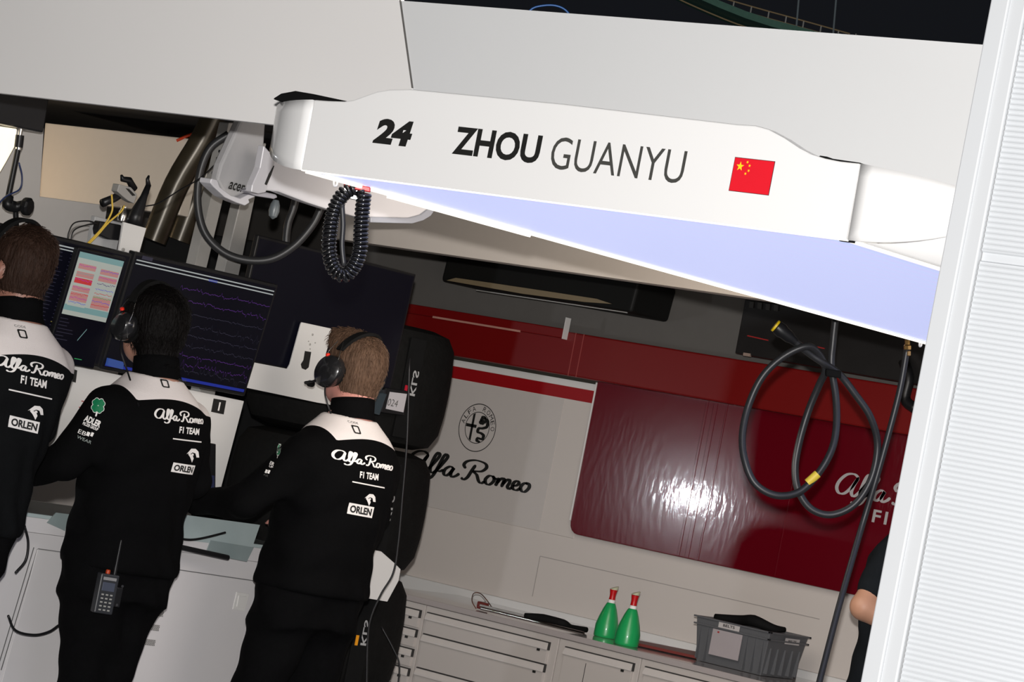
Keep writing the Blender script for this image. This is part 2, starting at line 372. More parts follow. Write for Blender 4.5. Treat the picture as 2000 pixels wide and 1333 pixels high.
# intermediate beams behind the gantry
struct('trim_7', MB().prism(*polyX(XB, [(640, 330), (1750, 470), (1750, 622), (640, 464)], 0.08)), mat('beam_white', (0.52, 0.47, 0.42), 0.6, var=0.02))
o = MB().prism(*polyX(XB, [(88, 240), (380, 272), (350, 420), (76, 385)], 0.05)).build('cream_wall_board', mat('cream_board', (0.68, 0.60, 0.50), 0.6, var=0.02), bevel=0.003)
tag(o, 'cream white rectangular board under the header, lit warm by the lamp', 'wall panel')
# ------------------------------------------------------------------ driver gantry: fascia sign + light panel
ZG = pix(1125, 401, X=XS).z
yL = pix(589, 328, X=XS).y; yR = pix(1650, 471, X=XS).y; XE = 8.3
G = empty('overhead_light_gantry', ((XS+XE)/2, (yL+yR)/2, ZG), 'white overhead gantry with name fascia and bluish light panel underneath', 'light')
top = [(613, 195), (640, 197), (672, 198), (690, 195), (712, 187), (735, 179), (758, 175), (800, 174), (1100, 203), (1440, 243), (1475, 245), (1500, 252), (1530, 268), (1560, 288), (1585, 301), (1610, 309), (1640, 315), (1678, 319)]
P = [pix(*p, X=XS) for p in top]; yA = P[0].y; yB = P[-1].y
mb = MB(); P = P + [Vector((XS, yR, ZG)), Vector((XS, yL, ZG))]
n = len(P)
def tri_prism(mb, P, ext):
    from mathutils.geometry import tessellate_polygon
    T = tessellate_polygon([P]); n = len(P); ext = Vector(ext)
    mb.add([p for p in P]+[p+ext for p in P], [t for t in T]+[(t[2]+n, t[1]+n, t[0]+n) for t in T]+[(i, i+n, (i+1) % n+n, (i+1) % n) for i in range(n)])
tri_prism(mb, P, (0.03, 0, 0)); fas = mb.build('name_fascia', M_gloss, G, bevel=0.003)
for side, ys, zt in ((1, yL, P[0].z), (-1, yR, pix(1678, 319, X=XS).z)):
    mb = MB(); r = 0.26; rows = 14; vv = []; ff = []
    ys = ys + (0.003 if side > 0 else -0.006)
    tmax = math.radians(88); yt = (yA if side > 0 else yB) + side*0.004
    for i in range(rows+1):
        t = tmax*i/rows; rise = 0.075*(t/math.radians(60))**2.0 if side < 0 else 0.06*(t/math.radians(50))**2
        for k in range(7):
            s = k/6; z = (ZG+rise)*(1-s)+(zt-0.002*i)*s
            if z > zt: z = zt
            yy = (ys*(1-s)+yt*s)
            vv.append((XS+r*(1-math.cos(t)), yy+side*r*math.sin(t), z))
    for i in range(rows):
        for k in range(6): ff.append((i*7+k, (i+1)*7+k, (i+1)*7+k+1, i*7+k+1))
    o = obj('corner_cap', vv, ff, M_gloss, G, smooth=True); so = o.modifiers.new('s', 'SOLIDIFY'); so.thickness = 0.02; so.offset = -1 if side < 0 else 1
    # flared underside from light panel edge
    ff = []; vv = []
    for i in range(9):
        t = math.radians(88)*i/8; rise = 0.12*(i/8)**2; yy = (yR if side < 0 else yL)+side*r*math.sin(t)
        zz = ZG+0.004+0.16*(1-math.cos(t))
        x0 = XS+0.03+r*(1-math.cos(t)); vv += [(x0, yy, zz), (XE, yy, zz)]
    for i in range(8): ff.append((2*i, 2*i+1, 2*i+3, 2*i+2))
    o = obj('side_flare', vv, ff, M_gloss, G, smooth=True); so = o.modifiers.new('s', 'SOLIDIFY'); so.thickness = 0.006; so.offset = 0
MB().box((XS+0.04, yR, ZG+0.03), (XE, yL, ZG+0.09)).build('housing', M_white, G)
M_led = mat('led_diffuser', (0.5, 0.5, 0.6), 0.4, emit=(0.50, 0.545, 0.93), es=1.0, var=0.02)
nt = M_led.node_tree; wv = nt.nodes.new('ShaderNodeTexWave'); wv.bands_direction = 'Y'; wv.inputs['Scale'].default_value = 5.0; wv.inputs['Distortion'].default_value = 0.4
tc = nt.nodes.new('ShaderNodeTexCoord'); nt.links.new(tc.outputs['Object'], wv.inputs['Vector'])
mx = nt.nodes.new('ShaderNodeMix'); mx.data_type = 'RGBA'; mx.inputs['A'].default_value = (0.54, 0.55, 0.88, 1); mx.inputs['B'].default_value = (0.50, 0.59, 0.90, 1)
nt.links.new(wv.outputs['Fac'], mx.inputs['Factor']); nt.links.new(mx.outputs['Result'], nt.nodes['Principled BSDF'].inputs['Emission Color'])
MB().box((XS+0.035, yR+0.004, ZG+0.004), (XE, yL-0.004, ZG+0.024)).build('light_panel', M_led, G)
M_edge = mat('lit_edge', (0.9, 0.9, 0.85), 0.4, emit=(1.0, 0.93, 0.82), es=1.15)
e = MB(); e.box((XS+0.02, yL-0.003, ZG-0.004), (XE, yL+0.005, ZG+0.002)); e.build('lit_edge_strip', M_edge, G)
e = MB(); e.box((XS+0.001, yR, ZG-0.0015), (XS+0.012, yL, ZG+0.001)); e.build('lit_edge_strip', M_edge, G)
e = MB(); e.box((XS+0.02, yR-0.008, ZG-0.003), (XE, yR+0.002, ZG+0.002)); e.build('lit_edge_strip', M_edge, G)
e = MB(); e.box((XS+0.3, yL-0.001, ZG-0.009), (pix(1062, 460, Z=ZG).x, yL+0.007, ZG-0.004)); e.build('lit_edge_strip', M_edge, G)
# small hooks on the lit edge
for hx, hy in ((652, 352), (1796, 668)):
    p = pix(hx, hy, Y=yL+0.008); e = MB(); e.tube([p+Vector((0, 0, .012)), p, p+Vector((0.004, 0, -0.012)), p+Vector((0.012, 0, -0.010)), p+Vector((0.012, 0, 0.002))], 0.003, 8, sm=4); e.build('hook', M_white, G, smooth=True)
# lettering and flag on fascia
def art(geo, x0, y0, x1, y1, slope_px, name, m, X=XS-0.0008, sh=0.0, parent=None):
    """x0,y0 = lower left px of box; x1 = right px; y1= top px at left"""
    a = pix(x0, y0, X=X); wv = abs(pix(x1, y0+slope_px, X=X).y-a.y); h = pix(x0, y1, X=X).z-a.z
    V, F = geo; V = np.array(V)
    P = [Vector((X, a.y-u*wv-sh*v*h, a.z+v*h)) for u, v in V]
    m_ = MB().add(P, F); return m_.build(name, m, parent)
art(text2d('24', 0.055, 0.0), 727, 279, 797, 229, 8, 'race_number', M_ink, sh=0.17, parent=fas)
art(text2d('ZHOU', 0.03), 882, 301, 1050, 245, 20, 'driver_first_name', M_ink, parent=fas)
art(text2d('GUANYU', -0.004), 1071, 329, 1331, 265, 30, 'driver_last_name', M_ink2, parent=fas)
fl = MB(); X = XS-0.001; a = pix(1424, 372, X=X); b = pix(1501, 380, X=X); c = pix(1438, 308, X=X); wv = a.y-b.y; hv = c.z-a.z
M_flag = [mat('flag_red', g((225, 30, 45)), 0.4), mat('flag_yellow', g((250, 220, 40)), 0.4), M_ink]
def fp(u, v, d=0.0): return Vector((X-d, a.y-u*wv, a.z+v*hv))
fl.quad(fp(-.012, -.015), fp(1.012, -.015), fp(1.012, 1.015), fp(-.012, 1.015), 2); fl.quad(fp(0, 0, .0004), fp(1, 0, .0004), fp(1, 1, .0004), fp(0, 1, .0004), 0)
def star(cx, cy, r, rot=0):
    pts = [(cx+r*(1 if k % 2 == 0 else 0.4)*math.sin(math.pi*k/5+rot)/1.5, cy+r*(1 if k % 2 == 0 else 0.4)*math.cos(math.pi*k/5+rot)) for k in range(10)]
    ctr = fp(cx, cy, .0008); vs = [ctr]+[fp(*q, .0008) for q in pts]; fl.add(vs, [(0, i+1, (i+1) % 10+1) for i in range(10)], 1)
star(.167, .75, .15)
for sx, sy, ro in ((.333, .9, .4), (.4, .8, .1), (.4, .65, .5), (.333, .55, .2)): star(sx, sy, .05, ro)
fl.build('flag', M_flag, fas)
# black foam wrap on top of the fascia ends
mb = MB(); q = [pix(*p, X=XS+0.05) for p in [(531, 193), (548, 182), (575, 177), (610, 183), (685, 199), (670, 208), (560, 203)]]
mb.prism(q, (0.12, 0, 0)); mb.build('black_foam_wrap', M_blackm, G, bevel=0.004)
mb = MB(); q = [pix(*p, X=XS+0.05) for p in [(1597, 308), (1602, 304), (1615, 306), (1625, 310), (1680, 318), (1675, 332), (1600, 325)]]
mb.prism(q, (0.1, 0, 0)); mb.build('black_foam_wrap', M_blackm, G)
mb = MB(); mb.box((XS+0.012, yB-0.012, pix(1678, 322, X=XS).z-0.15), (XS+0.02, yB+0.02, pix(1678, 322, X=XS).z)); mb.build('dark_joint', M_blackm, G)
# ------------------------------------------------------------------ hoses under the gantry
def hose(name, P, r, label, D=None, Y=None, X=None, m=None, seg=12, n=8, cat='hose'):
    pts = []
    for p in P:
        if len(p) == 3: pts.append(pix(p[0], p[1], D=p[2]))
        else: pts.append(pix(p[0], p[1], D=D) if D else pix(p[0], p[1], Y=Y) if Y else pix(p[0], p[1], X=X))
    o = MB().tube(pts, r, seg, sm=n).build(name, m or M_rubber, smooth=True); tag(o, label, cat); return o
d0 = topix(pix(1632, 626, Z=ZG))[2]
lp = [(1632, 622, 8.95), (1627, 668, 8.95), (1624, 715, 8.95), (1633, 780, 8.93), (1633, 840, 8.9), (1622, 885, 8.88), (1596, 928, 8.87), (1560, 962, 8.86), (1515, 968, 8.85), (1475, 945, 8.85), (1455, 900, 8.86), (1450, 850, 8.88), (1463, 790, 8.9), (1490, 735, 8.9), (1530, 697, 8.9), (1575, 677, 8.9), (1598, 690, 8.92), (1612, 722, 8.95),
      (1600, 752, 8.98), (1580, 800, 9.0), (1562, 860, 9.0), (1553, 915, 9.0), (1560, 960, 9.0), (1585, 995, 9.0), (1625, 1006, 9.0), (1670, 985, 9.0), (1702, 935, 9.0), (1714, 870, 9.0), (1700, 815, 8.98), (1670, 770, 8.97), (1640, 732, 8.96), (1612, 712, 8.93), (1580, 690, 8.92), (1545, 662, 8.9)]
hz = hose('hanging_hose', lp, 0.0108, 'thick black hose coiled in two big loops hanging from the light gantry')
yb = MB().tube([pix(1577, 944, D=8.868-.003), pix(1597, 926, D=8.868-.003)], 0.0125, 16).build('yellow_band', mat('yellow_tape', g((235, 205, 70)), 0.5), hz, smooth='auto')
mb = MB(); a, b = pix(1548, 664, D=8.9), pix(1516, 638, D=8.9); dd = (a-b).normalized()
mb.lathe(b, [(0.016, 0), (0.02, 0.004), (0.022, 0.02), (0.019, 0.03), (0.018, 0.05), (0.014, 0.06), (0.011, 0.075)], dd, 24); mb.build('coupling', M_black, hz, smooth='auto')
MB().lathe(b-dd*0.006, [(0.016, 0), (0.019, 0.001), (0.019, 0.007), (0.016, 0.008)], dd, 24).build('yellow_ring', mat('yellow_ring', g((230, 195, 20)), 0.5), hz, smooth='auto')
MB().obox(pix(1627, 730, D=8.93), RT*0.022+UP*-0.003, UP*0.011, FW*0.018).build('cable_tie', M_blackm, hz, bevel=0.004)
sh = hose('straight_air_hose', [(1772, 680, 9.0), (1758, 760, 9.0), (1735, 850, 9.0), (1710, 940, 9.0), (1680, 1040, 9.0), (1640, 1180, 8.9), (1597, 1345, 8.8), (1575, 1420, 8.7)], 0.0095, 'straight black air hose hanging down with a brass fitting on top')
MB().lathe(pix(1772, 696, D=9.0), [(0.008, 0), (0.0105, 0.002), (0.0105, 0.014), (0.008, 0.016), (0.0115, 0.02), (0.0115, 0.03), (0.008, 0.034), (0.008, 0.05)], UP, 6).build('brass_fitting', mat('brass', (0.55, 0.33, 0.12), 0.3, metal=1), sh)
# spiral hose, two hanging loops
def spiral(path, R, r, turns, name, label):
    P = smooth_path(path, 10); L = [0]
    for i in range(1, len(P)): L.append(L[-1]+(P[i]-P[i-1]).length)
    n = turns*14; pts = []; a = Vector((0, 0, 1)).cross(P[1]-P[0]).normalized()
    for k in range(n+1):
        s = L[-1]*k/n; i = max(0, min(len(P)-2, next((j for j in range(len(L)-1) if L[j+1] >= s), len(P)-2)))
        f = (s-L[i])/max(1e-6, L[i+1]-L[i]); c = P[i].lerp(P[i+1], f); t = (P[min(i+2, len(P)-1)]-P[max(i-1, 0)]).normalized()
        a = (a-t*a.dot(t)).normalized(); b = t.cross(a); th = 2*math.pi*turns*k/n
        pts.append(c+(a*math.cos(th)+b*math.sin(th))*R)
    o = MB().tube(pts, r, 6).build(name, mat('gloss_black_hose', (0.008, 0.008, 0.009), 0.15, coat=0.6), smooth=True); tag(o, label, 'hose'); return o
Dg = topix(pix(690, 356, Z=ZG))[2]+0.10
sp = spiral([pix(*p, D=Dg) for p in [(697, 366), (672, 378), (653, 410), (645, 450), (643, 490), (652, 525), (672, 538), (692, 520), (703, 490), (705, 450), (708, 410), (712, 375)]], 0.0135, 0.0050, 46, 'spiral_hose', 'glossy black spiral hose looped below the left corner of the light gantry')
mb = MB().tube([pix(*p, D=Dg-0.01) for p in [(668, 400), (670, 440), (668, 480), (672, 520)]], 0.006, 8, sm=5); mb.build('inner_cable', M_rubber, sp, smooth=True)
mb = MB().obox(pix(698, 366, D=Dg), RT*0.03+UP*-0.006, UP*0.006, FW*0.01); mb.build('red_clip', mat('red_plastic', g((190, 30, 35)), 0.4), sp, bevel=0.002)
mb = MB().obox(pix(690, 380, D=Dg+0.01), RT*0.022+UP*-0.004, UP*0.012, FW*0.008); mb.build('metal_bracket', M_chrome, sp, bevel=0.002)
# ------------------------------------------------------------------ implicit-surface modelling for people
def surface_nets(fn, lo, hi, h):
    lo = np.array(lo, float); hi = np.array(hi, float); n = np.ceil((hi-lo)/h).astype(int)+1
    ax = [lo[i]+h*np.arange(n[i]) for i in range(3)]
    X, Y, Z = np.meshgrid(*ax, indexing='ij'); V = fn(X, Y, Z); ins = V < 0
    c = np.zeros((n[0]-1, n[1]-1, n[2]-1), int)
    for i in (0, 1):
        for j in (0, 1):
            for k in (0, 1): c += ins[i:n[0]-1+i, j:n[1]-1+j, k:n[2]-1+k]
    act = (c > 0) & (c < 8); idx = -np.ones(act.shape, int); idx[act] = np.arange(act.sum()); A = np.argwhere(act)
    acc = np.zeros((len(A), 3)); cnt = np.zeros(len(A)); corners = [(i, j, k) for i in (0, 1) for j in (0, 1) for k in (0, 1)]
    for a in corners:
        for b in corners:
            d = np.array(b)-np.array(a)
            if d.sum() == 1 and (d >= 0).all():
                va = V[A[:, 0]+a[0], A[:, 1]+a[1], A[:, 2]+a[2]]; vb = V[A[:, 0]+b[0], A[:, 1]+b[1], A[:, 2]+b[2]]
                m = (va < 0) != (vb < 0); t = np.where(m, va/(va-vb+1e-12), 0)
                acc[m] += (np.array(a)+t[:, None]*d)[m]; cnt[m] += 1
    P = lo + h*(A + acc/cnt[:, None]); F = []
    for axis in range(3):
        o1, o2 = [x for x in range(3) if x != axis]
        s0 = [slice(None)]*3; s1 = [slice(None)]*3; s0[axis] = slice(0, n[axis]-1); s1[axis] = slice(1, n[axis])
        for o in (o1, o2): s0[o] = slice(1, n[o]-1); s1[o] = slice(1, n[o]-1)
        a = ins[tuple(s0)]; b = ins[tuple(s1)]
        for flip, m in ((False, a & ~b), (True, ~a & b)):
            Q = np.argwhere(m); Q[:, o1] += 1; Q[:, o2] += 1
            if not len(Q): continue
            def g_(d1, d2):
                q = Q.copy(); q[:, o1] -= d1; q[:, o2] -= d2; return idx[q[:, 0], q[:, 1], q[:, 2]]
            f = np.stack([g_(0, 0), g_(1, 0), g_(1, 1), g_(0, 1)], 1)
            if (axis == 1) != flip: f = f[:, ::-1]
            F += f.tolist()
    return P, F
def cap(X, Y, Z, a, b, ra, rb):
    a = np.array(a); b = np.array(b); d = b-a; L = (d*d).sum()
    t = np.clip(((X-a[0])*d[0]+(Y-a[1])*d[1]+(Z-a[2])*d[2])/L, 0, 1)
    return np.sqrt((X-a[0]-t*d[0])**2+(Y-a[1]-t*d[1])**2+(Z-a[2]-t*d[2])**2)-(ra+(rb-ra)*t)
def ell(X, Y, Z, c, r):
    x, y, z = (X-c[0]), (Y-c[1]), (Z-c[2]); k0 = np.sqrt((x/r[0])**2+(y/r[1])**2+(z/r[2])**2); k1 = np.sqrt((x/r[0]**2)**2+(y/r[1]**2)**2+(z/r[2]**2)**2)+1e-9
    return k0*(k0-1)/k1
def smin(a, b, k):
    h = np.clip(0.5+0.5*(b-a)/k, 0, 1); return b*(1-h)+a*h-k*h*(1-h)
def prof(Z, tab):
    t = np.array(tab); return [np.interp(Z, t[:, 0], t[:, i]) for i in range(1, t.shape[1])]
TORSO = [(0.80,.172,.135,0.0),(0.90,.186,.145,0.0),(1.0,.186,.142,0.0),(1.1,.188,.140,-.005),(1.2,.195,.142,-.01),(1.3,.203,.143,-.014),(1.36,.200,.136,-.014),(1.40,.182,.122,-.01),(1.44,.150,.103,-.005),(1.475,.108,.083,0.0),(1.50,.08,.07,0.005),(1.54,.062,.062,.012)]
def torso(X, Y, Z, s=1.0):
    a, b, c = prof(Z, TORSO); a = a*s; b = b*s
    k = np.sqrt((np.abs(X)/a)**2.3+(np.abs(Y-c)/b)**2.3)
    d = (k-1)*np.minimum(a, b)*0.9
    return np.maximum(d, np.maximum(Z-1.55, 0.84-Z))
def person(name, base, label, J, hair, skin, jcol, quiff=False, dz=0.0, shear=0.0, sc=1.0, hem=0.89, leg=0.08, yaw=0.0, headoff=(0, 0.03), rootlab=None, sleeve='long', jrough=0.85, hairshort=True, shz=1.37, yk=0.0, th=1.0):
    """J: dict with el, wl, er, wr (elbow / wrist positions, local)"""
    HX, HY = headoff; HZ = 1.635
    rot = Matrix.Rotation(yaw, 4, 'Z')
    cz, sz = math.cos(yaw), math.sin(yaw)
    def W(P):
        P = np.array(P, float); x = P[:, 0]+shear*(P[:, 2]-1.5); y = P[:, 1]; z = P[:, 2]+dz*np.clip(P[:, 2]/1.0, 0, 1)
        return np.stack([base[0]+x*cz-y*sz, base[1]+x*sz+y*cz, z], 1)
    SL, SR = (-.176, 0, shz), (.176, 0, shz)
    def fingers(X, Y, Z, d, wr, hd, side):
        wr = np.array(wr); hd = np.array(hd)/np.linalg.norm(hd); sidev = np.cross(hd, [0, 0, 1.0]); sidev /= np.linalg.norm(sidev); up = np.cross(sidev, hd)
        palm = wr+hd*0.05
        d = smin(d, cap(X, Y, Z, wr, palm+hd*0.03, .026, .030), .02)
        d = smin(d, cap(X, Y, Z, palm-sidev*.02, palm+sidev*.02, .022, .022), .015)
        for i, L in enumerate((.062, .072, .068, .052)):
            o = palm+hd*.03+sidev*(-.030+.020*i); m = o+hd*L*.55+up*0.004; e = m+hd*L*.42-up*L*.25
            d = np.minimum(d, np.minimum(cap(X, Y, Z, o, m, .0095, .0088), cap(X, Y, Z, m, e, .0088, .0075)))
        th = wr+hd*.025+sidev*side*.028; tm = th+hd*.03+sidev*side*.028-up*.005
        return np.minimum(d, np.minimum(cap(X, Y, Z, th, tm, .013, .011), cap(X, Y, Z, tm, tm+hd*.032, .011, .009)))
    hl = J.get('hl', (0, 1, -.15)); hr = J.get('hr', (0, 1, -.15))
    def body(X, Y, Z):
        d = ell(X, Y, Z, (HX, HY-.008, HZ+.015), (.074, .094, .098))
        d = smin(d, ell(X, Y, Z, (HX, HY+.03, HZ-.055), (.056, .062, .062)), .03)
        d = smin(d, cap(X, Y, Z, (HX*.9, HY-.025, HZ-.04), (0, -.012, 1.47), .056, .062), .03)
        d = smin(d, ell(X, Y, Z, (HX, HY+.094, HZ-.012), (.013, .018, .024)), .012)            # nose
        d = smin(d, ell(X, Y, Z, (HX, HY+.082, HZ-.055), (.024, .014, .007)), .006)           # lips
        for s in (-1, 1):
            d = smin(d, ell(X, Y, Z, (HX+s*.077, HY-.008, HZ-.01), (.010, .019, .032)), .006) # ears
            d = np.maximum(d, -ell(X, Y, Z, (HX+s*.031, HY+.098, HZ+.010), (.016, .012, .009)))
            d = np.minimum(d, ell(X, Y, Z, (HX+s*.031, HY+.078, HZ+.010), (.013, .013, .011)))
        d = smin(d, torso(X, Y, Z, .84), .03)
        for s, e, w_, hdv, sd in ((SL, J['el'], J['wl'], hl, 1), (SR, J['er'], J['wr'], hr, -1)):
            d = smin(d, cap(X, Y, Z, s, e, .052, .042), .03); d = smin(d, cap(X, Y, Z, e, w_, .043, .027), .012)
            d = fingers(X, Y, Z, d, w_, hdv, sd)
        for s in (-1, 1):
            d = smin(d, cap(X, Y, Z, (s*.085, 0, .92), (s*leg, .02, .50), .072, .052), .03)
            d = smin(d, cap(X, Y, Z, (s*leg, .02, .50), (s*leg, -.01, .10), .056, .036), .02)
            d = smin(d, cap(X, Y, Z, (s*leg, -.02, .05), (s*leg, .14, .04), .036, .03), .02)
        return d
    h = 0.009
    P, F = surface_nets(body, (-.5, -.3, -.01), (.5, .62, 1.80), h)
    tz = body
    b = obj(name, W(P), F, mat('skin_'+name+str(len(MATS)), skin, 0.5, var=0.05, scale=15), smooth=True); b['label'] = label; b['category'] = 'person'
    def noise(X, Y, Z):
        return .0035*np.sin(31*Z+9*X+5*np.sin(14*X+8*Y))+.003*np.sin(23*X-17*Z+11*Y)+.002*np.sin(57*Z+33*Y)
    armr = (.060, .053, .052, .042)
    def arms(X, Y, Z):
        d = 9+0*X
        for s, e, w_ in ((SL, J['el'], J['wl']), (SR, J['er'], J['wr'])):
            q = smin(cap(X, Y, Z, s, e, .068, .056), cap(X, Y, Z, e, w_, .056, .042), .012) if sleeve == 'long' else cap(X, Y, Z, s, np.array(s)+(np.array(e)-np.array(s))*.62, .066, .060)
            d = np.minimum(d, q)
        return d
    def jacket(X, Y, Z):
        t = torso(X, Y, Z, sc) + 0.0
        d = smin(t, arms(X, Y, Z), .035)+noise(X, Y, Z)*np.clip((1.42-Z)*4, 0.1, 1)
        d = d-.006*np.exp(-((Z-hem-.02)/.03)**2)
        zneck = 1.492+0*Y
        d = np.maximum(d, np.maximum(Z-zneck, hem-Z))
        if sleeve == 'long':
            for w_, hd_ in ((J['wl'], hl), (J['wr'], hr)):
                hv = np.array(hd_)/np.linalg.norm(hd_); pl = (X-w_[0])*hv[0]+(Y-w_[1])*hv[1]+(Z-w_[2])*hv[2]
                near = ((X-w_[0])**2+(Y-w_[1])**2+(Z-w_[2])**2) < .14**2
                d = np.where(near, np.maximum(d, pl-.0), d)
        return d
    P, F = surface_nets(jacket, (-.5, -.3, hem-.02), (.5, .6, 1.56), .0095)
    # yoke mask: signed distance stored as an attribute, thresholded in the material so that the seam stays sharp
    x, y, z = P[:, 0], P[:, 1], P[:, 2]
    seam = np.where(x < 0, .150-.03*np.clip((1.44-z)/.08, 0, 1), .30)-np.abs(x)
    zl = 1.403+yk+.030*np.cos(np.clip(x/.34, -.5, .5)*math.pi)-.05*np.clip(x-.15, 0, 1)
    yoke = np.minimum(seam, (z-zl)) if sleeve == 'long' else -1+0*x
    j = obj('jacket' if sleeve == 'long' else 'shirt', W(P), F, jacket_mat(jcol, jrough), b, smooth=True)
    at = j.data.attributes.new('yoke', 'FLOAT', 'POINT'); at.data.foreach_set('value', yoke.astype(np.float32))
    # collar
    rings = []; n = 40
    for (rx, ry, zz, dy) in ((.086, .083, 1.480, .002), (.073, .072, 1.505, .002), (.070, .071, 1.53, .006), (.069, .070, 1.548, .010), (.063, .064, 1.548, .010), (.062, .063, 1.50, .004)):
        rings += [(rx*math.cos(2*math.pi*k/n)+HX*.4*(zz-1.48)/.07, ry*math.sin(2*math.pi*k/n)+dy, zz-.014*math.sin(2*math.pi*k/n)) for k in range(n)]
    F = [(i*n+k, i*n+(k+1) % n, (i+1)*n+(k+1) % n, (i+1)*n+k) for i in range(5) for k in range(n)]
    obj('collar', W(rings), F, M_cloth, j, smooth=True)
    def trousers(X, Y, Z):
        d = torso(X, Y, np.maximum(Z, .88), sc*.90)
        d = np.maximum(d, .81-Z)
        for s in (-1, 1):
            d = smin(d, cap(X, Y, Z, (s*.085, 0, .88), (s*leg, .015, .50), .104, .078*th), .06)
            d = smin(d, cap(X, Y, Z, (s*leg, .015, .50), (s*leg, -.01, .06), .078*th, .066*th), .02)
        return np.maximum(np.maximum(d+noise(X, Y, Z), Z-(hem+.045)), .06-Z)
    P, F = surface_nets(trousers, (-.36, -.3, .04), (.36, .3, hem+.08), .011)
    obj('trousers', W(P), F, M_cloth, b, smooth=True)
    for s in (-1, 1):
        def shoe(X, Y, Z):
            d = cap(X, Y, Z, (s*leg, -.035, .05), (s*leg, .15, .045), .045, .042); d = smin(d, cap(X, Y, Z, (s*leg, -.02, .05), (s*leg, -.015, .12), .043, .043), .03)
            return np.maximum(d, .002-Z)
        P, F = surface_nets(shoe, (s*leg-.08, -.12, -.01), (s*leg+.08, .22, .18), .008); obj('shoe', W(P), F, M_black, b, smooth=True)
    # hair
    def hairf(X, Y, Z):
        y0 = Y-HY; z0 = Z-HZ; x0 = X-HX
        th = .010+.008*np.clip((z0+.0)/.08, 0, 1)
        if not hairshort: th = th+.006
        base_ = smin(ell(X, Y, Z, (HX, HY-.008, HZ+.015), (.074, .094, .098)), cap(X, Y, Z, (HX*.9, HY-.025, HZ-.04), (0, -.012, 1.47), .056, .062), .03)
        lowc = (-.070 if hairshort else -.105)
        if quiff: base_ = smin(base_, ell(X, Y, Z, (HX, HY+.060, HZ+.078), (.060, .062, .042)), .03)
        cut = (lowc+.0+np.clip((y0+.02)*1.6, 0, .2)) - z0      # hairline climbs towards the face
        face = (y0-(.045 if not quiff else .045+.9*np.clip(z0-.05, 0, .1))-.25*np.clip(z0-.02, 0, .06)-.3*np.clip(z0-.06, 0, 1))
        fade = np.clip((z0+.07)/.05, 0, 1)
        n_ = .0016*np.sin(150*x0+40*z0)*np.sin(90*y0+60*z0+30*x0)+.002*np.sin(45*x0+30*z0+20*y0)
        ear = .03-np.sqrt((y0+.002)**2+(z0+.015)**2)
        d = base_-th*(.35+.65*fade)+n_*fade
        return np.maximum(np.maximum(d, cut), np.maximum(face, np.where(np.abs(x0) > .055, ear, -1)))
    P, F = surface_nets(hairf, (-.13+HX, -.16+HY, HZ-.14), (.13+HX, .18+HY, HZ+.17), .0055)
    hm = hair_mat('hair_'+str(len(MATS)), hair)
    ho = obj('hair', W(P), F, hm, b, smooth=True)
    # strands: short tufts lying along the scalp, one mesh
    rs = np.random.RandomState(3+len(MATS)); me = ho.data; vs = np.array([v.co[:] for v in me.vertices])+np.array(ho.location); ns = np.array([v.normal[:] for v in me.vertices])
    ids = rs.choice(len(vs), size=min(len(vs), 2600), replace=True); sv = []; sf = []; ctr = np.array(W([[HX, HY-.02, HZ+.10]])[0])
    LEN = .018 if hairshort else .034
    for q in ids:
        p = vs[q]; nn = ns[q]; away = p-ctr; away[2] -= .06; t = away-nn*away.dot(nn); t = t/(np.linalg.norm(t)+1e-9)+rs.normal(0, .22, 3)
        t = t-nn*t.dot(nn)*.8; t /= np.linalg.norm(t)+1e-9; sdv = np.cross(nn, t)*.0009; L = LEN*rs.uniform(.5, 1.2); o_ = p-nn*.001+rs.normal(0, .002, 3)
        k = len(sv); sv += [o_-sdv, o_+sdv, o_+t*L*.55+nn*.003, o_+t*L+nn*.0022]; sf += [(k, k+1, k+2), (k, k+2, k+3)]
    obj('hair_strands', sv, sf, hm, ho)
    for s in (-1, 1):
        v, f = lathe_geo((HX+s*.031, HY+.0905, HZ+.010), [(.002, .0012), (.004, .0008), (.006, 0)], (0, 1, 0), 14); obj('iris', W(v), f, M_ink, b)
    bv = BVHTree.FromPolygons([tuple(v) for v in [np.array(v.co)+np.array(j.location) for v in j.data.vertices]], [tuple(p.vertices) for p in j.data.polygons])
    info = dict(W=W, bvh=bv, jacket=j, body=b, base=base, yaw=yaw, HX=HX, HY=HY, HZ=HZ)
    return info
def jacket_mat(col, rough):
    m = mat('jacket_cloth_%s' % (col,), col, rough, var=0.15, scale=40, bump=0.25, bscale=500); nt = m.node_tree; N = nt.nodes
    if 'yk' in N: return m
    a = N.new('ShaderNodeAttribute'); a.name = 'yk'; a.attribute_name = 'yoke'; gt = N.new('ShaderNodeMath'); gt.operation = 'GREATER_THAN'; gt.inputs[1].default_value = 0
    mx = N.new('ShaderNodeMix'); mx.data_type = 'RGBA'; mx.inputs['B'].default_value = (0.82, 0.76, 0.735, 1)
    src = N['Principled BSDF'].inputs['Base Color'].links[0].from_socket
    nt.links.new(a.outputs['Fac'], gt.inputs[0]); nt.links.new(gt.outputs[0], mx.inputs['Factor']); nt.links.new(src, mx.inputs['A']); nt.links.new(mx.outputs['Result'], N['Principled BSDF'].inputs['Base Color'])
    N['Principled BSDF'].inputs['Specular IOR Level'].default_value = 0.06
    return m
def hair_mat(name, col):
    m = mat(name, col, 0.55, var=0.5, scale=70, bump=0.8, bscale=150, stretch=(1, 1, 0.18)); m.node_tree.nodes['Principled BSDF'].inputs['Specular IOR Level'].default_value = 0.10; return m
M_cloth = mat('black_trouser_cloth', (0.0035, 0.0035, 0.0038), 0.9, var=0.2, scale=50, bump=0.2, bscale=400, spec=0.05)
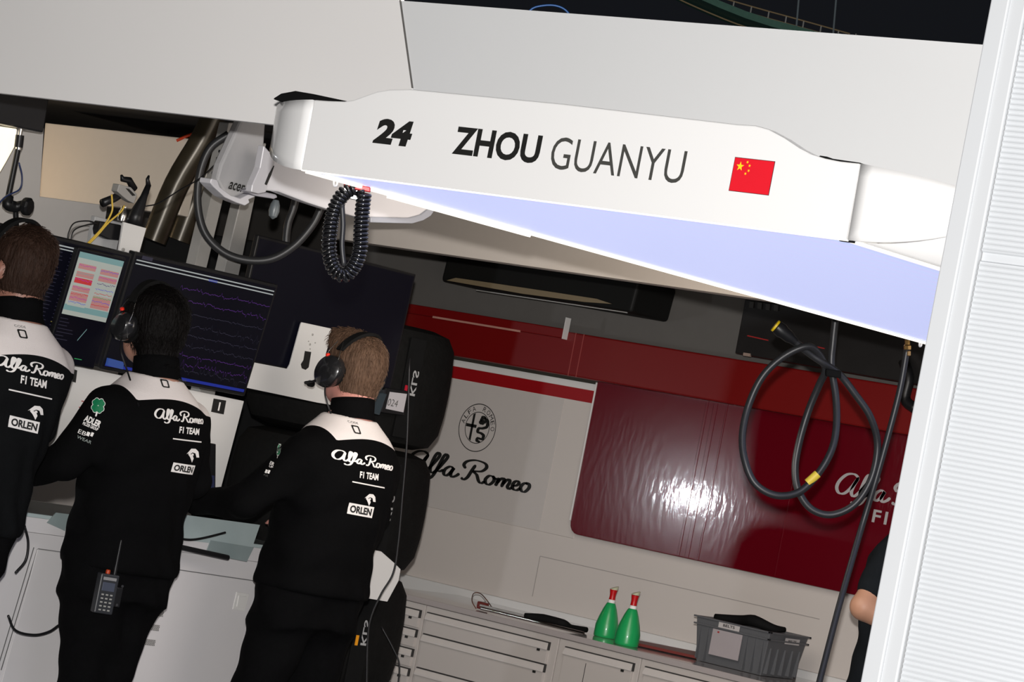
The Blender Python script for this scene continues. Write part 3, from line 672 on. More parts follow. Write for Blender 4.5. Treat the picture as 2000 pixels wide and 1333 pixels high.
def project(info, geo, o, u, v, name, m, step=0.02, dirn=None, off=0.0016, parent=None):
    """art in unit box laid over plane o+u*a+v*b (world), thrown on to the jacket along dirn"""
    V, F = geo; V = np.array(V); V, F = refine2d(V, F, (step/u.length, step/v.length))
    dirn = (dirn or (u.cross(v).normalized()*-1)).normalized(); P = []; last = None
    for a, b in V:
        p = o+u*float(a)+v*float(b)
        hit = info['bvh'].ray_cast(p-dirn*0.35, dirn, 1.0)
        q = hit[0] if hit[0] is not None else p
        P.append(q-dirn*off)
    return obj(name, P, F, m, parent or info['jacket'])
def back_print(info, p_alfa, p_f1, p_rule, p_eagle, p_box, p_code=None):
    """each entry: (left px, left py, right px, right py, height px) lower edge of the art in the photo"""
    yb = info['base'][1]-.15; cz = Vector((0, 0, 1))
    def frame(e):
        a = pix(e[0], e[1], Y=yb); b = pix(e[2], e[3], Y=yb); top = pix(e[0]+e[4]*.19, e[1]-e[4]*.98, Y=yb); u = b-a; return a, u, Vector((0, 0, (top-a).z))
    geo = [(alfa2d(0.155), p_alfa, 'team_script'), (text2d('F1 TEAM', 0.035), p_f1, 'team_word'), (rect2d(), p_rule, 'rule_line'), (eagle2d(), p_eagle, 'bird_mark')]
    for gm, e, nm in geo:
        a, u, v = frame(e); project(info, gm, a, u, v, nm, M_print, dirn=Vector((0, 1, 0)))
    a, u, v = frame(p_box); bx = project(info, rect2d(), a, u, v, 'sponsor_block', M_print, dirn=Vector((0, 1, 0)))
    V, F = text2d('ORLEN', 0.04); V = V*np.array([.86, .66])+np.array([.07, .17]); project(info, (V, F), a, u, v, 'sponsor_word', M_ink, off=.0030, dirn=Vector((0, 1, 0)), parent=bx)
    if p_code:
        a, u, v = frame(p_code); o_ = np.array([(0.12, 0), (.88, 0), (1, .12), (1, .88), (.88, 1), (.12, 1), (0, .88), (0, .12)]); i_ = (o_-.5)*np.array([.62, .68])+.5
        V = np.vstack([o_, i_]); F = [(k, (k+1) % 8, (k+1) % 8+8, k+8) for k in range(8)]
        project(info, (V, F), a, u, v, 'zero_mark', M_ink, off=.002, dirn=Vector((0, 1, 0)))
        V, F = text2d('CODE', .0); V = V*np.array([1.2, .26])+np.array([-.1, 1.22]); project(info, (V, F), a, u, v, 'small_word', M_ink2, off=.002, dirn=Vector((0, 1, 0)))
def sleeve_print(info, clover, adler):
    """clover: centre px and size px ; printed on the left sleeve facing the camera"""
    d = (pix(*clover[:2], D=9.5)-CAM).normalized(); D = topix((info['base'][0], info['base'][1], 1.3))[2]-.1
    def fr(px, py, wpx, hpx, ang):
        s = D/FPX; o = pix(px, py, D=D); r = RT*math.cos(ang)-UP*math.sin(ang); u_ = RT*math.sin(ang)+UP*math.cos(ang); return o, r*wpx*s, u_*hpx*s
    cx, cy, s, wsq = clover; an = math.radians(11)
    M_leaf = mat('clover_green', g((0, 120, 75)), 0.6)
    def leaf(k, r=.25, grow=1.0):
        a0 = math.radians(45+90*k); c = (.5+math.cos(a0)*.27, .62+math.sin(a0)*.25); pts = []
        for t in range(24):
            th = 2*math.pi*t/24; rr = r*grow*(1-.28*max(0, math.cos(th-0))**8); pts.append((c[0]+rr*math.cos(th+a0), c[1]+rr*.92*math.sin(th+a0)))
        return pts
    for grow, m_, off in ((1.13, M_print, .0016), (0.97, M_leaf, .0026)):
        V = []; F = []
        for k in range(4): p = leaf(k, .25, grow); F.append([i+len(V) for i in range(24)]); V += p
        if m_ is M_print: v, f = ribbon([(.5, .5), (.5, .2), (.48, 0)], .05); F += [[i+len(V) for i in q] for q in f]; V += v
        V = [((x_-.5)*wsq+.5, y_) for x_, y_ in V]
        o, u, v = fr(cx-s*.4, cy+s*.55, s*.85, s*1.05, an); project(info, (V, F), o, u, v, 'clover_mark' if m_ is M_print else 'clover_leaves', m_, step=.012, dirn=d, off=off)
    for tx, x_, y_, w_, h_, bd, mm in adler:
        o, u, v = fr(x_, y_, w_, h_, math.radians(24)); project(info, text2d(tx, bd) if tx else rect2d(), o, u, v, 'sleeve_lettering', mm, dirn=d, off=.002, step=.012)
def headset(info, label, cups=(-1, 1), mic=True, big=1.0, fwd=0.0, back=0.0):
    W = info['W']; HX, HY, HZ = info['HX'], info['HY'], info['HZ']
    root = empty('headset', W([[HX, HY, HZ]])[0], label, 'headset')
    def add(nm, geo, m, sm='auto', par=None): return obj(nm, W([tuple(p) for p in geo[0]]), geo[1], m, par or root, smooth=sm)
    M_cup = mat('gloss_black_cup', (0.014, 0.014, 0.015), 0.22, coat=0.6)
    for s in cups:
        c = add('ear_cup', lathe_geo((HX+s*.082, HY+fwd, HZ-.012), [(.0, -.002), (.034*big, 0), (.040*big, .006), (.042*big, .018), (.040*big, .034), (.030*big, .046), (.012, .05), (0, .05)], (s, 0, 0), 32, 1.15), M_cup)
        add('ear_cushion', lathe_geo((HX+s*.072, HY+fwd, HZ-.012), [(.030, -.006), (.042, -.004), (.045, .004), (.042, .012), (.03, .012)], (s, 0, 0), 32, 1.15), M_blackm)
        v, f = lathe_geo((HX+s*.112, HY+fwd+.012, HZ+.035), [(.004, 0), (.007, .001), (.007, .008), (.004, .010)], (s*.4, 0, 1), 12); add('red_knob', (v, f), mat('red_knob', g((235, 45, 25)), 0.4), par=c)
        for dy in (-.030, .018):
            p = smooth_path([(HX+s*.110, HY+fwd+dy*1.1, HZ-.045), (HX+s*.122, HY+fwd+dy*1.2, HZ-.01), (HX+s*.112, HY+fwd+dy*1.2, HZ+.03), (HX+s*.105, HY+fwd+dy, HZ+.055), (HX+s*.085, HY+fwd+dy*.5, HZ+.09)], 6)
            add('wire_yoke', tube_geo(p, .0012, 6), M_chrome, par=c)
    pts = [(HX+.093*math.sin(t), HY+fwd-back*max(0, math.cos(t)), HZ+.030+.108*math.cos(t)-back*.25*max(0, math.cos(t))) for t in np.linspace(-1.25, 1.25, 22)]
    V = []; F = []
    for i, p in enumerate(pts):
        t = -1.25+2.5*i/21; wd = .020*(1-.25*abs(t)); nx, nz = math.sin(t), math.cos(t)
        for (a_, b_) in ((-wd, 0), (-wd*.9, .010), (wd*.9, .010), (wd, 0)): V.append((p[0]+nx*b_, p[1]+a_, p[2]+nz*b_))
    for i in range(21):
        for k in range(4): F.append((i*4+k, i*4+(k+1) % 4, (i+1)*4+(k+1) % 4, (i+1)*4+k))
    F += [(3, 2, 1, 0), (84, 85, 86, 87)]
    add('headband', (V, F), M_blackm)
    if mic:
        p = smooth_path([(HX-.118, HY+fwd+.01, HZ-.035), (HX-.118, HY+fwd+.045, HZ-.055), (HX-.095, HY+.11, HZ-.062), (HX-.05, HY+.13, HZ-.062)], 6); add('mic_boom', tube_geo(p, .005, 8), M_black)
        add('microphone', lathe_geo((HX-.05, HY+.13, HZ-.062), [(.006, -.012), (.011, -.006), (.011, .012), (.006, .018)], (1, .3, 0), 12), M_blackm)
    p = smooth_path([(HX-.105, HY+fwd+.0, HZ-.05), (HX-.118, HY-.01, HZ-.09), (HX-.10, HY-.04, HZ-.15), (HX-.13, -.10, HZ-.24)], 6); add('cable', tube_geo(p, .0028, 8), M_black)
    return root
YP = {}
p2 = pix(309, 715, D=9.4); p3 = pix(688, 800, D=9.9); p1 = pix(38, 600, D=8.75)
SK = (0.48, 0.25, 0.18)
I2 = person('person', (p2.x, p2.y), 'person in black jacket with green clover sleeve and radio on the belt, middle of three', dict(el=(-.27, .03, 1.19), wl=(-.27, .20, 1.125), er=(.265, .03, 1.19), wr=(.21, .22, 1.12)),
    (0.004, 0.0032, 0.003), SK, (0.003, 0.003, 0.0033), hem=.89, leg=.045, th=.86, headoff=(-.012, .045), hairshort=False, sc=1.0)
I3 = person('person', (p3.x, p3.y), 'person with short light brown hair and large headset, rightmost black jacket', dict(el=(-.285, .09, 1.165), wl=(-.28, .33, 1.125), er=(.26, .05, 1.18), wr=(.2, .28, 1.12)),
    (0.105, 0.062, 0.040), (0.60, 0.27, 0.22), (0.003, 0.003, 0.0033), hem=.915, leg=.13, shear=.055, headoff=(0.010, .040), sc=1.04, shz=1.345, dz=-.01, quiff=True)
I1 = person('person', (p1.x, p1.y), 'person with cropped dark brown hair at the left edge, black jacket with white yoke', dict(el=(-.26, .05, 1.19), wl=(-.22, .28, 1.12), er=(.25, .07, 1.19), wr=(.18, .30, 1.12)),
    (0.030, 0.016, 0.011), (0.30, 0.14, 0.10), (0.006, 0.0065, 0.007), hem=.89, leg=.08, shear=.13, dz=.085, headoff=(-.022, .03), sc=1.03, yk=-.03)
back_print(I2, (309, 818, 409, 831, 21), (348, 846, 391, 851, 13), (335, 858, 397, 866, 2.5), (358, 902, 388, 906, 28), (334, 922, 380, 929, 19), (345, 762, 358, 764, 15))
back_print(I3, (664, 899, 767, 920, 21), (698, 933, 733, 938, 13), (685, 942, 747, 954, 2.5), (706, 986, 727, 990, 24), (679, 1004, 723, 1012, 22), (714, 851, 725, 853, 15))
back_print(I1, (-3, 714, 128, 743, 23), (36, 748, 87, 759, 16), (14, 762, 99, 781, 2.8), (48, 817, 79, 822, 28), (15, 834, 70, 847, 23), (59, 664, 74, 666, 16))
sleeve_print(I2, (187, 793, 33, 1.0), [('ADLER', 163, 822, 34, 13, .04, M_print), ('PELZER GROUP', 161, 829, 32, 6, .03, M_print), ('EB', 152, 845, 16, 8, .0, M_print), ('', 168, 850, 6, 8, 0, M_print), ('', 176, 851, 5, 8, 0, M_print), ('WEAR', 150, 855, 30, 6, 0, mat('grey_green_print', (.3, .34, .32), .7))])
sleeve_print(I3, (541, 879, 26, .35), [('ER', 526, 907, 9, 7, .03, M_print), ('UP', 525, 912, 8, 4, .02, M_print), ('', 517, 923, 4, 7, 0, M_print), ('', 522, 924, 4, 7, 0, M_print), ('AR', 514, 928, 10, 4, 0, M_ink2)])
headset(I3, 'black headset with large glossy ear cup and red knobs on the light brown haired head', fwd=.012, big=1.2, back=.045)
headset(I2, 'black headset with wide headband on the black haired middle person', fwd=.015, mic=False)
headset(I1, 'black headset on the cropped head at the left edge of the frame', fwd=.03, mic=False)
# fourth person behind the entrance jamb: elbow shows
p4 = pix(1812, 1000, D=10.0)
I4 = person('person', (p4.x+.03, p4.y), 'person in dark short sleeved shirt mostly hidden behind the white jamb, bare elbow showing', dict(el=(-.29, .0, 1.16), wl=(-.10, .20, 1.13), er=(.30, 0, 1.20), wr=(.10, .24, 1.1), hl=(.9, .4, 0), hr=(-.9, .4, 0)),
    (0.03, 0.02, 0.015), (0.46, 0.24, 0.15), (0.010, 0.012, 0.014), hem=.9, sleeve='short', yaw=math.pi)
# radio on the belt of the middle person
D_ = topix((p2.x, p2.y, 1.0))[2]-.22
O = pix(205, 1160, D=D_-.0)
ux = Vector((math.cos(.35), -math.sin(.35), 0)); uz_ = Vector((0, 0, 1)); un = ux.cross(uz_)
R_ = empty('two_way_radio', O, 'black two way radio with keypad and aerial clipped at the hip of the middle person', 'radio')
def rb(nm, cx, cz_, hw, hh, dn, th, m, par, bev=.002):
    return MB().obox(O+ux*cx+uz_*cz_+un*dn, ux*hw, un*th, uz_*hh).build(nm, m, par, bevel=bev)
M_rad = mat('radio_body', (0.022, 0.024, 0.028), 0.45)
bd = rb('body', 0, 0, .030, .060, 0, .016, M_rad, R_, .004)
rb('screen', 0, .022, .020, .013, .0165, .0008, mat('radio_screen', (0.07, 0.08, 0.11), 0.15), bd, .001)
rb('name_strip', 0, .046, .021, .0045, .0165, .0006, mat('strip_grey', (.25, .25, .25), .4), bd, 0)
kb = MB()
for i in range(3):
    for k in range(5): kb.obox(O+ux*(-.014+.014*i)+uz_*(-.002-.0115*k)+un*.0165, ux*.004, un*.0008, uz_*.0022)
kb.build('keypad', mat('key_grey', (.30, .30, .28), .5), bd)
MB().lathe(O+ux*.018+uz_*.06, [(.006, 0), (.006, .02), (.0045, .03), (.004, .10), (.003, .105)], uz_, 12).build('aerial', M_black, R_, smooth='auto')
MB().lathe(O+ux*-.004+uz_*.06, [(.007, 0), (.007, .010), (.005, .012)], uz_, 12).build('orange_knob', mat('orange_knob', g((180, 60, 20)), .4), R_, smooth='auto')
c_ = rb('clip', .040, -.005, .012, .03, -.004, .012, M_black, R_, .003)
MB().lathe(O+ux*.040+uz_*-.028+un*.01, [(.002, 0), (.0045, .001), (.004, .002)], un, 12).build('rivet', M_chrome, c_)
MB().lathe(O+ux*.046+uz_*.03+un*.01, [(.002, 0), (.0045, .001), (.004, .002)], un, 12).build('rivet', M_chrome, c_)
# ------------------------------------------------------------------ console: desk, cabinets, back panel
def qY(mb, P, Y, t=0.01, mi=0):
    P = [pix(*p, Y=Y) for p in P]
    if len(P) <= 4: mb.prism(P, (0, t, 0), mi)
    else: tri_prism(mb, P, (0, t, 0))
    return mb
YC, YPn = 7.08, 7.20
M_cab = mat('white_powder_cabinet', (0.66, 0.645, 0.65), 0.45, var=0.02, scale=3)
xd0, xd1 = 4.6, pix(508, 1075, Y=YC).x+.14
ZD = 1.03
CN = empty('console_desk', ((xd0+xd1)/2, 7.3, 0), 'white pit console desk with glass edge, cabinet doors and vent slots behind the people', 'desk')
body = MB().box((xd0, YC, 0.02), (xd1, 7.75, ZD-0.055)).build('cabinet_body', M_cab, CN, bevel=.003)
MB().box((xd0-.02, YC-.03, ZD-0.055), (xd1+.03, 7.8, ZD-0.03)).build('desk_top', M_cab, CN, bevel=.004)
M_glass = mat('green_grey_glass', (0.42, 0.50, 0.50), 0.12, coat=0.5, var=0.03)
gl = MB().box((xd0-.02, YC-.045, ZD-0.03), (xd1+.03, 7.6, ZD-0.018)).build('glass_top', M_glass, CN, bevel=.002)
f = MB(); p = pix(300, 1040, Y=YC-.046); f.box((xd0, YC-.05, ZD-.075), (xd1+.02, YC-.032, ZD-.03)); f.build('front_lip', M_cab, CN)
f = MB(); qY(f, [(225, 988), (508, 1026), (492, 1072), (200, 1035)], YC-.052, .004); f.build('glass_panel', M_glass, CN)
f = MB(); qY(f, [(110, 1002), (135, 1005), (127, 1038), (92, 1022)], YC-.054, .003); f.build('darker_glass_strip', mat('darker_glass', (0.27, 0.33, 0.33), 0.15, coat=0.5), CN)
f = MB(); qY(f, [(412, 1056), (496, 1070), (482, 1098), (402, 1082)], YC-.056, .003); f.build('darker_glass_strip', mat('darker_glass', (0.27, 0.33, 0.33), 0.15, coat=0.5), CN)
for a_, b_ in (((73, 1073), (2, 1310)), ((66, 1070), (-6, 1310))): gd = MB(); qY(gd, [a_, (a_[0]+1.2, a_[1]), (b_[0]+1.2, b_[1]), b_], YC-.002, .003); gd.build('door_gap', mat('door_gap', (0.12, 0.12, 0.12), 0.8), CN)
gd = MB(); qY(gd, [(75, 1072), (118, 1078), (118, 1079.5), (75, 1073.5)], YC-.002, .003); gd.build('door_gap', MATS['door_gap'], CN)
gd = MB(); qY(gd, [(336, 1111), (500, 1135), (500, 1136.5), (336, 1112.5)], YC-.002, .003)
gd.build('door_gap', mat('door_gap', (0.12, 0.12, 0.12), 0.8), CN)
f = MB(); qY(f, [(74, 1074), (499, 1137), (430, 1420), (-20, 1420)], YC-.006, .004); f.build('door', M_cab, CN, bevel=.001)
for i, (y_) in enumerate((1165, 1194, 1222, 1251)):
    xr = 329-8.2*i; f = MB()
    # perforated vent: checker holes
    nx, nz = 18, 4; 
    a = pix(xr-60, y_-7.5, Y=YC-.007); b = pix(xr, y_, Y=YC-.007); c = pix(xr-63, y_+4.5, Y=YC-.007); u = b-a; v = c-a
    f.add([a, b, b+v, a+v], [(0, 3, 2, 1)], 0)
    for r_ in range(nz):
        for k in range(nx):
            cc_ = a+u*((k+.5+(.5 if r_ % 2 else 0)-.25)/nx)+v*((r_+.5)/nz); du = u/nx*.30; dv = v/nz*.30
            f.add([q+Vector((0, -.0008, 0)) for q in (cc_-du, cc_+dv, cc_+du, cc_-dv)], [(0, 1, 2, 3)], 1)
    f.build('vent', [mat('vent_metal', (0.38, 0.37, 0.36), .5), M_ink], CN)
f = MB(); qY(f, [(463, 1157), (487, 1161), (478, 1195), (455, 1191)], YC-.009, .004); l_ = f.build('latch', M_white, CN, bevel=.001)
f = MB(); qY(f, [(467, 1164), (482, 1166), (477, 1188), (463, 1186)], YC-.012, .004); f.build('latch_tongue', M_white, l_, bevel=.001)
# back panel above desk
BP = MB(); qY(BP, [(-260, 640), (143, 714), (477, 784), (428, 969), (-300, 850)], YPn, .02)
bp = BP.build('console_back_panel', M_white, CN, bevel=.002)
for P_, m_, nm in (([(145, 722), (151, 724), (148, 748), (142, 746)], M_ink, 'black_label'), ([(418, 779), (442, 783), (437, 810), (413, 805)], M_ink, 'black_label'), ([(160, 783), (172, 786), (171.6, 787.6), (159.6, 784.6)], mat('red_line', (.35, .02, .02), .5), 'red_line'), ([(155, 795), (170, 798), (169.6, 799.6), (154.6, 796.6)], MATS['red_line'], 'red_line')):
    f = MB(); qY(f, P_, YPn-.002, .002); f.build(nm, m_, bp)
f = MB(); qY(f, [(429, 786), (431.5, 786.5), (428, 803), (425.5, 802.5)], YPn-.003, .001); f.build('label_text', M_print, bp)
# small console touch screen between the people
ss = empty('small_touch_screen', pix(415, 960, Y=YPn-.03), 'small dark touch screen with orange line leaning on the white console panel', 'screen')
f = MB(); qY(f, [(385, 862), (422, 868), (421, 965), (385, 962)], YPn-.03, .02); f.build('housing', M_black, ss, bevel=.002)
f = MB(); qY(f, [(390, 925), (419, 930), (419, 960), (390, 956)], YPn-.033, .001); f.build('display', mat('tiny_display', (.01, .01, .02), .2, emit=(.010, .012, .03)), ss)
f = MB(); qY(f, [(388, 958), (420, 963), (420, 964.3), (388, 959.3)], YPn-.034, .001); f.build('orange_line', mat('orange_line', (.2, .1, .03), .3, emit=(.18, .08, .02)), ss)
# pen on the glass edge, microphone bar
o = MB().tube([pix(354, 1070, Y=YC-.075), pix(445, 1090, Y=YC-.075)], .009, 10).build('black_bar', M_black, smooth='auto'); tag(o, 'flat black bar lying along the glass front edge of the desk', 'bar')
o['label'] = 'slim black bar along the glass desk edge beside the right person'
# ------------------------------------------------------------------ monitors
XV = Vector((1, 0, 0))
def screen(name, br, w_, h_, tilt, Y, label, th=.03, cat='monitor', parent_mat=M_black, bez=.010, mount=True):
    """br: photo point of lower right corner; real rectangle leaning over by tilt"""
    o = pix(*br, Y=Y); up = Vector((0, -math.sin(tilt), math.cos(tilt))); n = Vector((0, -math.cos(tilt), -math.sin(tilt)))
    bl = o-XV*w_; c = bl+XV*w_/2+up*h_/2
    R = empty(name, bl+XV*w_/2, label, cat)
    hs = MB().obox(c-n*th/2, XV*w_/2, n*th/2, up*h_/2).build('housing', parent_mat, R, bevel=.004)
    pl = MB().obox(c+n*.0008, XV*(w_/2-bez), n*.0008, up*(h_/2-bez)).build('panel', mat('dark_display', (0.003, 0.003, 0.004), 0.3, spec=.25, emit=(0.0012, 0.0012, 0.0035)), R)
    def at(u, v, d=.0022): return bl+XV*(w_*u)+up*(h_*v)+n*d
    if mount: MB().obox(c-n*(th+.02)-up*h_*.05, XV*.06, n*.025, up*.06).build('rear_mount', M_black, R)
    return R, pl, at
def emi(nm, c, s=1.0): return mat('px_'+nm, tuple(x*.2 for x in c), .4, emit=c, es=s, var=0)
E = dict(grey=emi('grey', (.28, .30, .30)), page=emi('page', (.29, .31, .28)), teal=emi('teal', (.13, .23, .23)), pink=emi('pink', (.34, .16, .15)), mag=emi('mag', (.32, .03, .26)), red=emi('red', (.38, .03, .03)), blue=emi('blue', (.07, .06, .38)), green=emi('green', (.03, .26, .08)), purple=emi('purple', (.05, .014, .11)), dim=emi('dim', (.018, .017, .03)), bar=emi('bar', (.01, .02, .20)), dark=emi('dark', (.004, .005, .007)), gold=emi('gold', (.14, .11, .02)))
EK = list(E); EM = [E[k] for k in EK]
class Art:
    def __init__(s, at): s.at = at; s.m = MB()
    def rect(s, u0, v0, u1, v1, k, d=.0022): s.m.quad(s.at(u0, v0, d), s.at(u1, v0, d), s.at(u1, v1, d), s.at(u0, v1, d), EK.index(k))
    def line(s, P, t, k, d=.003, asp=1.0):
        for (a, b), (c, e) in zip(P[:-1], P[1:]):
            s.m.quad(s.at(a, b-t, d), s.at(c, e-t, d), s.at(c, e+t, d), s.at(a, b+t, d), EK.index(k))
    def trace(s, u0, u1, v, amp, k, n=60, t=.004, sp=.15, d=.003):
        P = []; y = 0
        for i in range(n):
            y = y*.7+random.uniform(-1, 1)*.5; q = random.uniform(.8, 2.2)*random.choice((-1, 1)) if random.random() < sp else 0
            P.append((u0+(u1-u0)*i/(n-1), v+amp*(y+q)))
        s.line(P, t, k, d)
def finish(a, par): a.m.build('display_content', EM, par)
# middle telemetry monitor with purple traces
R2, pl2, at2 = screen('telemetry_monitor', (478, 775), .655, .385, math.radians(8), 7.16, 'wide dark monitor with purple telemetry traces right of the middle head')
a = Art(at2)
a.rect(.02, .935, .98, .945, 'grey'); a.rect(.02, .905, .98, .915, 'grey'); a.rect(.05, .955, .12, .985, 'dim'); a.rect(.02, .035, .98, .06, 'bar')
for v, am, k in ((.80, .012, 'purple'), (.70, .012, 'purple'), (.60, .008, 'dim'), (.5, .02, 'dim'), (.42, .008, 'dim'), (.33, .02, 'dim'), (.25, .012, 'purple'), (.17, .02, 'purple'), (.12, .02, 'dim')): a.trace(.35, .98, v, am, k, 110, .0025, .12)
a.rect(.52, .90, .58, .92, 'bar'); finish(a, pl2)
# left pair: dark telemetry monitor and upright one with white page
R1, pl1, at1 = screen('telemetry_monitor', (193, 718), .62, .37, math.radians(8), 7.13, 'dark monitor with small data columns behind the left head')
a = Art(at1); a.rect(.02, .93, .70, .942, 'grey'); a.rect(.02, .905, .7, .915, 'grey'); a.rect(.45, .72, .52, .87, 'grey')
random.seed(3)
for i in range(26):
    v = .88-.032*i; a.rect(.52, v, .52+random.uniform(.02, .05), v+.006, 'dim'); a.rect(.60, v, .60+random.uniform(.01, .05), v+.006, 'dim')
a.rect(.68, .80, .76, .815, 'red'); a.rect(.6, .3, .72, .307, 'gold'); a.rect(.55, .1, .68, .106, 'green'); finish(a, pl1)
RU, plu, atu = screen('upright_monitor', (183, 722), .205, .36, math.radians(8), 7.085, 'narrow upright monitor showing a pale page of coloured graphs between left and middle heads', th=.02, bez=.005, mount=False)
a = Art(atu); a.rect(.05, .42, .95, .97, 'page'); a.rect(.05, .92, .95, .97, 'teal', .0026); a.rect(.05, .46, .95, .51, 'teal', .0026)
random.seed(5)
for (u0, u1, rows) in ((.10, .45, [(.86, 'mag', 'pink'), (.79, 'teal', 'pink'), (.735, 'mag', 'red'), (.665, 'mag', 'pink'), (.61, 'red', 'pink'), (.575, 'mag', 'pink'), (.535, 'blue', 'page')]), (.55, .92, [(.85, 'blue', 'pink'), (.79, 'mag', 'pink'), (.735, 'purple', 'page'), (.69, 'blue', 'page'), (.65, 'red', 'page'), (.615, 'green', 'pink'), (.58, 'blue', 'pink'), (.55, 'red', 'pink')])):
    for v, k, bg in rows:
        a.rect(u0, v-.032, u1, v+.014, bg, .0028); a.trace(u0, u1, v, .005, k, 34, .0022, .25, .0034)
for i in range(7): a.rect(.05, .38-.03*i, .05+random.uniform(.1, .4), .386-.03*i, 'dim')
a.line([(.5, .22), (.62, .33)], .006, 'teal'); a.rect(.1, .06, .4, .066, 'green'); a.rect(.55, .06, .7, .066, 'green')
finish(a, plu)
# small lower screen strip left of middle head
f = MB(); qY(f, [(213, 700), (243, 708), (240, 722), (210, 714)], 7.12, .01); o = f.build('status_display', emi('status', (.02, .05, .2))); tag(o, 'small blue lit status display just under the middle persons left ear cup', 'screen')
# dark big screen behind the right person
RT_, plt_, att = screen('large_black_monitor', (762, 765), .80, .42, math.radians(2), 7.19, 'large switched off black monitor behind the head of the right person', th=.02)
# white mounting plate
mp = MB()
tri_prism(mp, [pix(*p, Y=7.165) for p in [(588, 634), (590, 630), (646, 642), (650, 648), (637, 690), (630, 745), (650, 792), (620, 787), (477, 757), (494, 708), (562, 721), (567, 712)]], (0, .006, 0))
mpo = mp.build('mounting_plate', M_white, bevel=.001); tag(mpo, 'white L shaped mounting plate with keyhole slot left of the right head', 'bracket')
f = MB(); tri_prism(f, [pix(*p, Y=7.1635) for p in [(596, 686), (608, 688), (605, 706), (603, 718), (597, 723), (590, 720), (588, 712), (593, 704)]], (0, .002, 0)); f.build('keyhole_slot', M_ink, mpo)
for x_, y_ in ((610, 654), (605, 673), (602, 667), (615, 670), (605, 682)):
    MB().lathe(pix(x_, y_, Y=7.165), [(.002, -.003), (.004 if x_ in (610, 605) and y_ != 682 else .0018, -.002), (.004 if x_ in (610, 605) and y_ != 682 else .0018, .001)], (0, 1, 0), 12).build('screw', M_alu, mpo)
# ------------------------------------------------------------------ things above the monitors
rail = MB(); qY(rail, [(265, 493), (475, 540), (471, 556), (262, 508)], 7.3, .04); rl = rail.build('monitor_rail', mat('warm_white_rail', (.45, .40, .37), .5), bevel=.003); tag(rl, 'pale horizontal rail running above the wide monitor', 'rail')
for P_, lb in (([(447, 240), (472, 240), (428, 430), (400, 540), (377, 535), (412, 400)], 'pale vertical aluminium post above the wide monitor, left one'), ([(497, 280), (520, 280), (493, 400), (462, 560), (432, 552), (463, 400)], 'pale vertical aluminium post with bolt holes under the white display arm, right one')):
    f = MB(); Q = [pix(*P_[i], Y=7.36) for i in (0, 1, 3, 4)]; Q = [Q[0], Q[1], Q[2], Vector((Q[2].x, 7.36, ZD-.017)), Vector((Q[3].x, 7.36, ZD-.017)), Q[3]]; tri_prism(f, Q, (0, .045, 0)); o = f.build('support_post', M_alu, bevel=.003); tag(o, lb, 'post', 'aluminium posts behind the console')
f = MB(); qY(f, [(425, 537), (470, 547), (468, 556), (421, 545)], 7.27, .02); o = f.build('webcam', M_white, bevel=.002); tag(o, 'small white camera unit clipped to the rail above the wide monitor', 'camera')
MB().lathe(pix(428, 543, Y=7.269), [(.004, -.004), (.006, -.003), (.006, .002)], (0, 1, 0), 16).build('lens', M_black, o)
MB().obox(pix(420, 536, Y=7.27), XV*.003, Vector((0, .003, 0)), Uz*.004).build('red_cap', MATS['red_knob'], o)
# bracket with clamp device
br = MB(); qY(br, [(242, 434), (286, 446), (253, 562), (222, 553)], 7.18, .008); bo = br.build('white_bracket', M_white, bevel=.001); tag(bo, 'white sheet metal bracket with two screws between the left monitors', 'bracket')
for x_, y_ in ((240, 488), (265, 494)): MB().lathe(pix(x_, y_, Y=7.18), [(.003, -.004), (.006, -.003), (.006, .001)], (0, 1, 0), 14).build('screw', M_alu, bo)
cl = empty('camera_clamp', pix(262, 440, Y=7.2), 'black two pronged clamp on a chrome cylinder above the white bracket', 'clamp')
f = MB(); f.tube([pix(x_, y_, Y=7.2) for x_, y_ in [(262, 440), (266, 420), (281, 385), (290, 362)]], [.028, .024, .012, .009], 10); f.build('right_prong', M_black, cl, smooth=True)
f = MB(); f.tube([pix(x_, y_, Y=7.22) for x_, y_ in [(200, 397), (222, 388), (248, 372), (262, 368)]], [.014, .013, .012, .01], 10); f.build('lower_arm', M_black, cl, smooth=True)
f = MB(); f.tube([pix(x_, y_, Y=7.2) for x_, y_ in [(262, 370), (252, 352), (239, 350), (237, 342)]], [.012, .011, .009, .004], 10); f.build('left_prong', M_black, cl, smooth=True)
f = MB(); f.tube([pix(290, 364, Y=7.2), pix(288, 350, Y=7.2), pix(291, 343, Y=7.2)], [.009, .006, .003], 8); f.build('prong_tip', M_black, cl, smooth=True)
f = MB(); tri_prism(f, [pix(*p, Y=7.19) for p in [(233, 360), (256, 366), (268, 380), (262, 398), (250, 392), (240, 384), (229, 374)]], (0, .03, 0)); f.build('grey_body', M_alu, cl, bevel=.002)
f = MB(); qY(f, [(246, 368), (252, 369), (265, 382), (259, 383)], 7.188, .004); f.build('display_slot', M_ink, cl)
MB().lathe(pix(237, 432, Y=7.2), [(.013, 0), (.014, .004), (.014, .03), (.010, .036), (.010, .046)], Uz, 20).build('chrome_cylinder', M_chrome, cl, smooth='auto')
f = MB(); qY(f, [(186, 422), (240, 436), (228, 492), (176, 478)], 7.24, .02); o = f.build('junction_box', mat('pale_box', (.42, .42, .42), .5), bevel=.003); tag(o, 'pale grey junction plate standing above the left monitor', 'box')
f = MB(); tri_prism(f, [pix(*p, Y=7.21) for p in [(196, 432), (238, 440), (233, 470), (212, 468), (194, 460), (192, 450)]], (0, .03, 0)); o = f.build('power_adapter', M_black, bevel=.004); tag(o, 'black power adapter in front of the pale junction plate', 'adapter')
